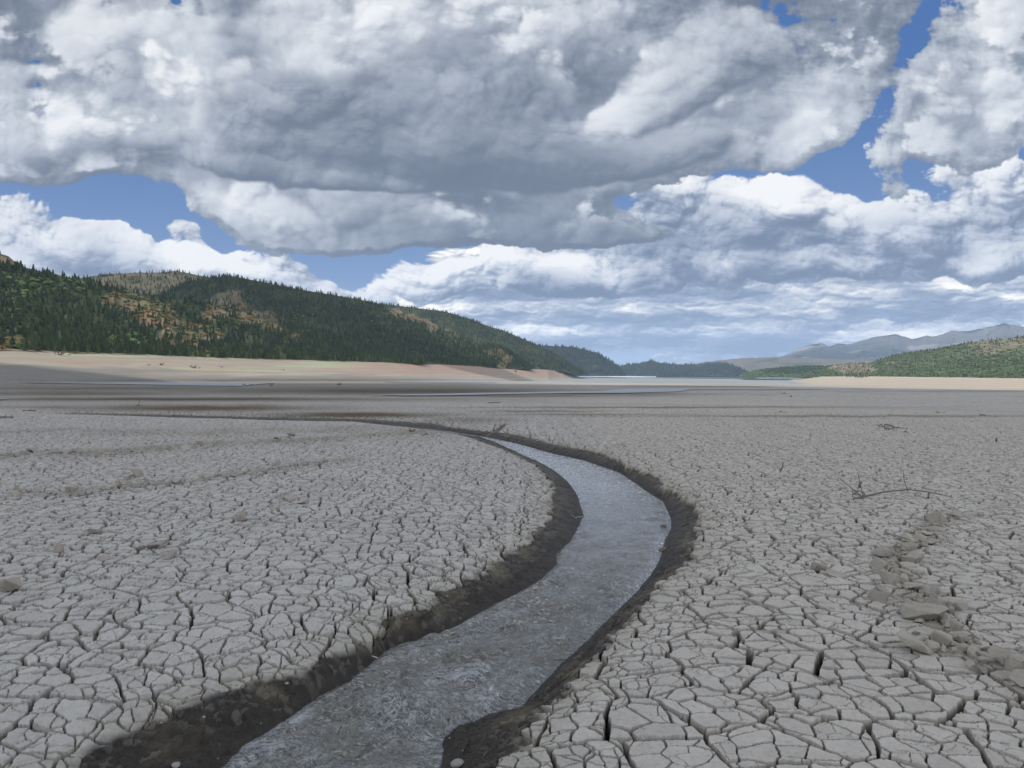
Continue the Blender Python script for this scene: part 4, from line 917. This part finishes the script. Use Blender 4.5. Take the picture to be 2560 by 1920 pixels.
# ============================ THINGS ON THE FLATS ============================
m_clod, t, b = new_mat('dry_clod'); p_ = pos(t)
oi = t.n.new('ShaderNodeObjectInfo').outputs['Random']
k = t.m('MULTIPLY_ADD', oi, .35, t.m('MULTIPLY_ADD', t.noise(p_, 30, 6, .65), .5, .58))
t.put(b.inputs['Base Color'], t.vm('SCALE', (.265, .242, .208), sc=k)); b.inputs['Roughness'].default_value = .95; b.inputs['Specular IOR Level'].default_value = .15
t.put(b.inputs['Normal'], bump(t, t.noise(p_, 60, 6, .65), .6, .01))
m_stone, t, b = new_mat('pale_stone'); t.put(b.inputs['Base Color'], t.mix(t.noise(pos(t), 40, 5, .6), (.13, .13, .12), (.26, .25, .235))); b.inputs['Roughness'].default_value = .8
m_dark, t, b = new_mat('wet_stone'); t.put(b.inputs['Base Color'], t.mix(t.noise(pos(t), 40, 5, .6), (.05, .035, .025), (.12, .09, .07))); b.inputs['Roughness'].default_value = .4
m_wood, t, b = new_mat('driftwood'); t.put(b.inputs['Base Color'], t.mix(t.noise(t.vm('MULTIPLY', pos(t), (1, 1, 6)), 12, 5, .6), (.075, .055, .045), (.19, .15, .125))); b.inputs['Roughness'].default_value = .9
m_pale_wood, t, b = new_mat('bleached_wood'); t.put(b.inputs['Base Color'], t.mix(t.noise(pos(t), 30, 5, .6), (.24, .21, .17), (.42, .39, .33))); b.inputs['Roughness'].default_value = .9
def chunk_mesh(name, seed, dims, mat, n=16, rough=.025, flat_top=False):
    """broken lump: hull of random points, cut faces kept, edges slightly worn"""
    g = np.random.default_rng(seed); bm = bmesh.new()
    for _ in range(n):
        p = g.uniform(-1, 1, 3); p /= max(abs(p).max(), .01)**.65
        if flat_top: p[2] = np.clip(p[2]*1.8, -1, 1)
        bm.verts.new(p*np.array(dims)*.5)
    r_ = bmesh.ops.convex_hull(bm, input=bm.verts[:])
    junk = [v_ for v_ in bm.verts if not v_.link_faces]; bmesh.ops.delete(bm, geom=junk, context='VERTS')
    bmesh.ops.bevel(bm, geom=bm.edges[:], offset=min(dims)*.05, segments=1, affect='EDGES')
    bmesh.ops.triangulate(bm, faces=bm.faces[:]); bmesh.ops.subdivide_edges(bm, edges=[e_ for e_ in bm.edges if e_.calc_length() > min(dims)*.22], cuts=2, use_grid_fill=False)
    for v_ in bm.verts: v_.co += Vector(g.normal(0, 1, 3))*min(dims)*rough*.5
    bmesh.ops.recalc_face_normals(bm, faces=bm.faces[:])
    me = bpy.data.meshes.new(name); bm.to_mesh(me); bm.free(); me.materials.append(mat); return me
CLODS = [chunk_mesh('mud_clod', 10+k, d, m_clod, flat_top=k % 2 == 0) for k, d in enumerate([(1, .8, .45), (1, .7, .6), (1, .9, .5), (.9, 1, .35), (1, .6, .7), (1, .8, .3), (.8, .8, .7), (1, .55, .4)])]
def place(name, me, px, py, size, label, cat, group=None, sink=.25, rot=None, tiltv=.35, sz=None, xyz=None):
    p = at(px, py) if xyz is None else xyz
    o = bpy.data.objects.new(name, me); COL.objects.link(o)
    g = random.Random(int(px*7+py*13)); sz = sz or (1, 1, 1)
    o.scale = (size*sz[0], size*sz[1], size*sz[2]); o.rotation_euler = rot or (g.uniform(-tiltv, tiltv), g.uniform(-tiltv, tiltv), g.uniform(0, 6.28))
    o.location = (p[0], p[1], p[2] + size*sz[2]*(.28-sink*.5)); o['label'] = label; o['category'] = cat
    if group: o['group'] = group
    return o
# the trail of broken clods on the right: px, py, width in px
G1 = 'broken clods strewn along the trail on the right flat'
trail = [(2208,1389,80,'flat pale clod at the left of the upper trail pile'),(2195,1419,70,'brownish clod below the flat pale one in the trail pile'),(2286,1402,60,None),(2264,1437,46,'rounded tan clod on top of the middle trail pile'),(2216,1460,92,'wide block with a pale flat top beside the middle trail'),(2208,1478,56,'upright brown cube shaped clod left of the trail'),(2195,1508,88,'lone reddish brown clod standing left of the trail'),(2286,1471,74,None),(2282,1519,60,'leaning wedge shaped clod in the lower trail'),(2330,1524,100,'tilted pale slab leaning over the trail'),(2378,1524,90,'dark shadowed slab at the right of the tilted pale one'),(2316,1549,150,'long low broken block lying across the trail'),(2381,1575,70,None),(2294,1620,165,'big flat slab lying left of the lower trail'),(2352,1612,86,'tall upright slab beside the big flat one'),(2395,1600,80,'clod behind the tall upright slab'),(2403,1632,74,'round clod in the lower trail'),(2440,1645,80,None),(2470,1655,70,None),(2507,1649,96,'pale clod near the right edge of the picture'),(2535,1675,110,'large clod at the right edge beside a dark gap'),(2480,1610,40,None),(2420,1560,34,None),(2361,1555,80,'slab edge sticking up behind the long low block'),(2340,1480,44,None),(2134,1411,46,'small lone clod left of the upper trail'),(2051,1426,60,'flat lone clod far left of the trail'),(2088,1447,84,'yellowish lone lump left of the trail'),(2338,1306,70,None),(2316,1337,60,None),(2350,1300,50,None),(2277,1354,66,None),(2300,1349,50,None),(2394,1290,44,None),(2270,1373,50,None),(2330,1362,50,'dark clod at the head of the trail pile'),(2245,1400,44,None),(2560,1710,120,'heap of clods cut by the right edge')]
def px_size(px, py, w_):
    p = at(px, py); return w_/FPX*math.hypot(p[0], p[1])
for i, (a, b_, w_, lab) in enumerate(trail):
    place('mud_clod', CLODS[i % 8], a, b_, px_size(a, b_, w_)*.60, lab or 'small broken mud clod among the larger ones of the right hand trail', 'clod', G1)
g = random.Random(3)
for i in range(120):      # small pieces between them
    k = g.uniform(0, len(TRAIL)-2.001); j = int(k); f = k-j; x = TRAIL[j][0]*(1-f)+TRAIL[j+1][0]*f + g.gauss(0, .10)*1.2; y = TRAIL[j][1]*(1-f)+TRAIL[j+1][1]*f + g.gauss(0, .12)
    place('mud_clod', CLODS[i % 8], i*31, i*17, g.uniform(.025, .085), 'small broken mud clod among the larger ones of the right hand trail', 'clod', G1, xyz=(x, y, ground_z(x, y)), tiltv=.8)
G2 = 'clods scattered over the left flat'
left_clods = [(235,1334,56,'rounded brown clod alone on the left flat'),(144,1383,66,'dark pyramid shaped clod at the far left'),(389,1368,90,'tilted pale slab propped up on the left flat'),(352,1376,44,'small clod against the tilted pale slab'),(424,1395,76,'low yellowish clod just in front of the tilted slab'),(18,1474,110,'big pale lump at the left edge'),(601,1300,84,'flat rectangular block in the middle of the left flat'),(721,1253,52,'greenish lump beside a thin broken piece'),(754,1259,56,'thin broken piece next to the greenish lump'),(433,1272,30,'tiny orange brown clod on the left flat'),(317,1198,62,'brown clod at the start of the broken row'),(344,1190,56,'pale clod touching the brown one in the broken row'),(315,1218,30,'upright grey clod in the broken row'),(39,1241,60,'wide brown clod of the broken row near the left edge'),(180,1232,60,'white topped slab of the broken row'),(205,1238,40,'narrow clod right beside the white topped slab'),(437,1350,34,'small square clod right of the tilted slab'),(470,1340,30,'tiny pale clod well right of the tilted slab'),(262,1400,52,'low clod right of the dark pyramid'),(200,1343,28,'tiny clod just left of the rounded brown clod'),(505,1447,44,'low clod nearest the camera on the left flat')]
for i, (a, b_, w_, lab) in enumerate(left_clods):
    place('mud_clod', CLODS[(i+3) % 8], a, b_, px_size(a, b_, w_)*.52, lab or 'small grey clod of the left flat', 'clod', G2)
for i in range(110):
    row = (ROWA, ROWB, ROWA)[i % 3]; k = g.uniform(0, len(row)-1.001); j = int(k); f = k-j
    x = row[j][0]*(1-f)+row[j+1][0]*f + g.gauss(0, .25); y = row[j][1]*(1-f)+row[j+1][1]*f + g.gauss(0, .5 if row is ROWA else .22)
    place('mud_clod', CLODS[i % 8], i*31, i*17, g.uniform(.06, .17)*(1 if row is ROWB else 1.25), 'small grey brown clod in the broken rubble rows of the left flat', 'clod', 'clods in the rubble rows', xyz=(x, y, ground_z(x, y)), tiltv=.6)
# pebbles and lumps on the wet banks
def egg(name, seed, mat):
    bm = bmesh.new(); bmesh.ops.create_icosphere(bm, subdivisions=3, radius=.5); gg = np.random.default_rng(seed); ph = gg.uniform(0, 6, 3)
    for v_ in bm.verts:
        c = v_.co; c *= 1+.10*math.sin(c.x*5+ph[0])*math.cos(c.y*6+ph[1])+.06*math.sin(c.z*9+ph[2]); c.z *= .72; c.x *= 1.15
    for f_ in bm.faces: f_.smooth = True
    me = bpy.data.meshes.new(name); bm.to_mesh(me); bm.free(); me.materials.append(mat); return me
EG = [egg('pebble', k, m_stone) for k in range(3)]; ED = egg('stone', 9, m_dark)
place('stone', EG[0], 1143, 1914, px_size(1143, 1914, 30), 'round pale grey stone at the bottom beside the right bank', 'stone', tiltv=.1)
place('stone', EG[1], 440, 1916, px_size(440, 1916, 18), 'smooth pale stone on the dark mud at the bottom left', 'stone', tiltv=.1)
wpx = onplane(1658, 1316, WZ+.01); place('stone', ED, 1658, 1316, .075, 'dark reddish stone sitting in the water near the right bank', 'stone', xyz=(wpx[0], wpx[1], WZ))
for (a, b_, w_, lab) in [(1656,1378,44,'dark wet lump at the water edge of the right bank'),(1247,1510,9,'tiny pale pebble on the left bank near the water'),(1421,1365,9,'tiny white pebble at the tip of the left bank'),(1118,1492,14,'pale pebble on the dark left bank'),(1017,1548,10,'small yellowish pebble on the upper left bank'),(652,1809,8,'tiny white pebble on the lower left bank'),(717,1710,20,'angular pale chip on the dark left bank'),(403,1808,14,'white chip at the foot of the left crust'),(510,1794,16,'pale chip on the green stained bank'),(1482,1587,10,'tiny pale pebble on the right bank near the water'),(1124,1846,12,'tiny pale pebble on the mud spit at the bottom'),(1157,1877,9,'small white pebble lower on the mud spit'),(545,1897,8,'tiny light pebble low on the left bank')]:
    place('pebble', EG[int(a) % 3] if w_ < 40 else ED, a, b_, px_size(a, b_, w_)*.42, lab, 'pebble', 'pebbles on the stream banks')
# ---- driftwood, sticks, stumps
def tube(bm, pts, radii, sides=7, seed=0):
    gg = random.Random(seed); rings = []; pts = [Vector(p) for p in pts]
    for i, p in enumerate(pts):
        d = (pts[min(i+1, len(pts)-1)]-pts[max(i-1, 0)]).normalized(); u_ = d.cross(Vector((0, 0, 1)));
        if u_.length < .1: u_ = d.cross(Vector((1, 0, 0)))
        u_.normalize(); v_ = d.cross(u_)
        rings.append([bm.verts.new(p+(u_*math.cos(a)+v_*math.sin(a))*radii[i]*gg.uniform(.85, 1.15)) for a in [6.2832*k/sides for k in range(sides)]])
    for r0, r1 in zip(rings[:-1], rings[1:]):
        for k in range(sides): bm.faces.new((r0[k], r0[(k+1) % sides], r1[(k+1) % sides], r1[k]))
    bm.faces.new(rings[0][::-1]); bm.faces.new(rings[-1])
def wander(p0, p1, n, amp, seed, arch=0):
    gg = random.Random(seed); p0 = Vector(p0); p1 = Vector(p1); L = (p1-p0).length
    return [p0.lerp(p1, k/n) + Vector((gg.uniform(-1, 1), gg.uniform(-1, 1), gg.uniform(-1, 1)))*amp*L*(0 if k in (0, n) else 1) + Vector((0, 0, arch*math.sin(math.pi*k/n))) for k in range(n+1)]
def stick_obj(name, parent, lines, mat, seed=0):
    bm = bmesh.new()
    for i, (pts, r0, r1) in enumerate(lines): n = len(pts); tube(bm, pts, [r0+(r1-r0)*k/(n-1) for k in range(n)], 7, seed+i)
    me = bpy.data.meshes.new(name); bm.to_mesh(me); bm.free(); me.materials.append(mat); return link(name, me, parent)
def branchy(px, py, label, cat, builder, name='fallen_branch', mat=None):
    p = at(px, py); o = bpy.data.objects.new(name, None); COL.objects.link(o); o.location = p; o.empty_display_size = .1
    o['label'] = label; o['category'] = cat; s_ = math.hypot(p[0], p[1])/FPX; builder(o, s_, mat or m_wood); return o
def L_(a, b_, s_, d=0):                     # local point from photograph pixels (right, up) and metres of depth
    return (a*s_, d, b_*s_)
def big_branch(o, s_, m):
    stick_obj('limb', o, [([L_(0, 2, s_, 0), L_(60, 14, s_, .05), L_(120, 19, s_, .1), L_(170, 12, s_, .12), L_(215, 3, s_, .15), L_(250, -1, s_, .15)], .014, .004)], m, 1)
    stick_obj('twig', o, [([L_(118, 16, s_, .1), L_(100, 38, s_, .0), L_(92, 66, s_, -.05)], .006, .003)], m, 2)
    stick_obj('twig', o, [([L_(8, 4, s_), L_(4, 30, s_, .05), L_(2, 56, s_, .1)], .007, .004)], m, 3)
    stick_obj('twig', o, [([L_(4, 4, s_), L_(-18, 26, s_, .1), L_(-38, 44, s_, .15)], .009, .003)], m, 4)
    stick_obj('root_tangle', o, [(wander(L_(-26+k*9, -2, s_, .1*(k % 3-1)), L_(10-k*7, 8+k % 3*7, s_, -.08*(k % 2)), 4, .14, k), .007, .003) for k in range(6)], m, 5)
branchy(2150, 1246, 'long fallen branch with upright twigs lying on the right flat', 'branch', big_branch)
def root(o, s_, m):
    stick_obj('root', o, [(wander(L_(-22, -16, s_, -.5), L_(20, 14, s_, .6), 6, .08, 4), .07, .035), (wander(L_(0, 0, s_, 0), L_(26, 18, s_, .3), 4, .1, 5), .04, .015), (wander(L_(-5, 2, s_, 0), L_(-4, 16, s_, .4), 4, .1, 6), .03, .012)], m, 4)
branchy(1240, 1078, 'dark gnarled root sticking out of the far bank of the stream bend', 'root', root, 'gnarled_root')
def snag(o, s_, m):
    stick_obj('stick', o, [(wander(L_(-5, -4, s_), L_(8, 18, s_), 4, .08, 1), .035, .015)], m, 1)
    stick_obj('stick', o, [(wander(L_(-6, 0, s_), L_(10, 3, s_), 4, .1, 2), .03, .015)], m, 2)
branchy(345, 1015, 'forked dead snag poking up beside the dark streak on the left', 'snag', snag, 'dead_snag')
def twigs(o, s_, m):
    stick_obj('stick', o, [(wander(L_(-16, 0, s_), L_(18, 4, s_, .05), 5, .05, 1), .006, .003)], m, 1)
    stick_obj('stick', o, [(wander(L_(0, 0, s_), L_(-12, 10, s_), 4, .05, 2), .005, .002)], m, 2)
branchy(1440, 1296, 'thin bleached twig hanging over the water at the tip of the left bank', 'twig', twigs, 'thin_twig', m_pale_wood)
def one(o, s_, m): stick_obj('stick', o, [(wander(L_(-18, 6, s_), L_(16, -6, s_), 5, .04, 3), .005, .003)], m, 1)
branchy(930, 1640, 'short bleached stick on the dark bank just above the water', 'twig', one, 'short_stick', m_pale_wood)
branchy(1235, 1440, 'long thin bleached stick lying on the middle of the left bank', 'twig', one, 'thin_stick', m_pale_wood)
branchy(570, 1728, 'thin reddish twig on the green stained lower bank', 'twig', one, 'thin_stick')
def log(L, R, m_=None):
    def f(o, s_, m):
        stick_obj('trunk', o, [(wander(L_(-L/2, R*.6, s_), L_(L/2, R*.5, s_, .3), 5, .015, L), R*s_, R*s_*.7)], m, 1)
        stick_obj('stub', o, [(wander(L_(L*.2, R*.6, s_), L_(L*.28, R*2.6, s_), 3, .05, L+1), R*s_*.35, R*s_*.2)], m, 2)
    return f
branchy(1235, 1008, 'dark log lying on the flat beyond the stream bend', 'log', log(32, 1.6), 'driftwood_log')
branchy(848, 963, 'dark broken stump standing on the mud by the left pool', 'stump', log(9, 3.2), 'broken_stump')
branchy(68, 1028, 'dark driftwood piece at the far left of the flats', 'log', log(20, 1.8), 'driftwood_log')
branchy(6, 1046, 'dark stump with a stub at the left edge of the flats', 'stump', log(22, 3), 'broken_stump')
def brush(n, W, H):
    def f(o, s_, m):
        for k in range(n):
            gg = random.Random(k*7+n); a = gg.uniform(-W/2, W/2); stick_obj('stick', o, [(wander(L_(a, 0, s_, gg.uniform(-1, 1)), L_(a+gg.uniform(-W/3, W/3), gg.uniform(.3, 1)*H, s_, gg.uniform(-1, 1)), 4, .12, k), 1.1*s_, .5*s_)], m, k)
    return f
for a, b_, n, W, H, lab in [(485, 920, 9, 22, 7, 'dark pile of dead brush on the pale left beach'), (152, 888, 9, 34, 12, 'tangle of uprooted dead trees at the top of the left beach'), (182, 884, 5, 34, 8, 'fallen dead tree beside the tangle on the upper beach'), (400, 912, 5, 26, 5, 'low line of dead brush on the middle of the left beach'), (372, 913, 3, 10, 5, 'small dead bush left of the low line of brush'), (620, 963, 6, 44, 3, 'low scattered branches at the end of the pool'), (675, 964, 5, 26, 7, 'bushy dead branch by the right end of the pool'), (706, 925, 3, 14, 3, 'small piece of driftwood on the lower beach'), (552, 918, 3, 12, 4, 'short dead branch right of the brush pile'), (1290, 931, 4, 8, 12, 'few dark shrubs on the beach below the spur')]:
    branchy(a, b_, lab, 'brush', brush(n, W, H), 'dead_brush')
for a, b_, n, W, H, lab in [(1962, 984, 4, 16, 4, 'low dark driftwood snag on the far right flat'), (1979, 992, 3, 8, 6, 'upright twiggy snag just in front of the low one'), (2216, 1068, 6, 20, 5, 'clump of brush on the right side of the dark line'), (2228, 1076, 5, 34, 4, 'tuft of dead weeds below the dark line on the right'), (2462, 1040, 5, 26, 3, 'dark flat brush near the right end of the flat'), (2360, 1032, 4, 20, 2, 'thin dark twigs by the pale tyre tracks'), (1960, 1031, 3, 16, 3, 'small dark twigs on the middle right flat'), (2004, 1107, 4, 16, 4, 'small dark tuft on the right flat')]:
    branchy(a, b_, lab, 'brush', brush(n, W, H), 'dead_brush')
# upright dead weed stalks
for i, (a, b_, h_) in enumerate([(1952, 1180, 30), (1922, 1135, 9), (1870, 1140, 10), (1903, 1196, 14), (2050, 1270, 16), (2490, 1105, 12), (2320, 1245, 18), (1740, 1120, 8)]):
    p = at(a, b_); s_ = math.hypot(p[0], p[1])/FPX; o = stick_obj('weed_stalk', None, [(wander((0, 0, -.02), (h_*.15*s_, 0, h_*s_*.7), 3, .1, i), 2.6*s_, 1.6*s_)], m_wood, i); o.location = p
    o['label'] = ('tall dark stalk above the long fallen branch', 'tiny dark stalk nearest the stream bend on the right flat', 'small stalk at the back of the right flat left of the branch', 'bent stalk just left of the long fallen branch', 'dark stalk standing in front of the fallen branch roots', 'small stalk near the right edge behind the clod trail', 'short stalk between the fallen branch and the clod trail', 'small stalk on the crust beside the outer bank of the bend')[i]; o['category'] = 'stalk'; o['group'] = 'dead stalks on the right flat'

# ============================ AIR ============================
def haze():
    me = bpy.data.meshes.new('haze'); bm = bmesh.new(); bmesh.ops.create_cube(bm, size=1); bm.to_mesh(me); bm.free()
    o = bpy.data.objects.new('haze', me); COL.objects.link(o); o['kind'] = 'stuff'; o['label'] = 'thin blue air over the whole valley'
    zb, zt = -18.0, 1400.0; o.scale = (48000, 48000, zt-zb); o.location = (0, 0, (zt+zb)/2)
    m = bpy.data.materials.new('haze'); m.use_nodes = True; n = m.node_tree.nodes; n.clear()
    v_ = n.new('ShaderNodeVolumePrincipled'); v_.inputs['Color'].default_value = (.56, .73, 1.0, 1); v_.inputs['Density'].default_value = HAZE; v_.inputs['Anisotropy'].default_value = .0
    out = n.new('ShaderNodeOutputMaterial'); m.node_tree.links.new(v_.outputs[0], out.inputs['Volume']); me.materials.append(m)
HAZE = 2.6e-5
haze()
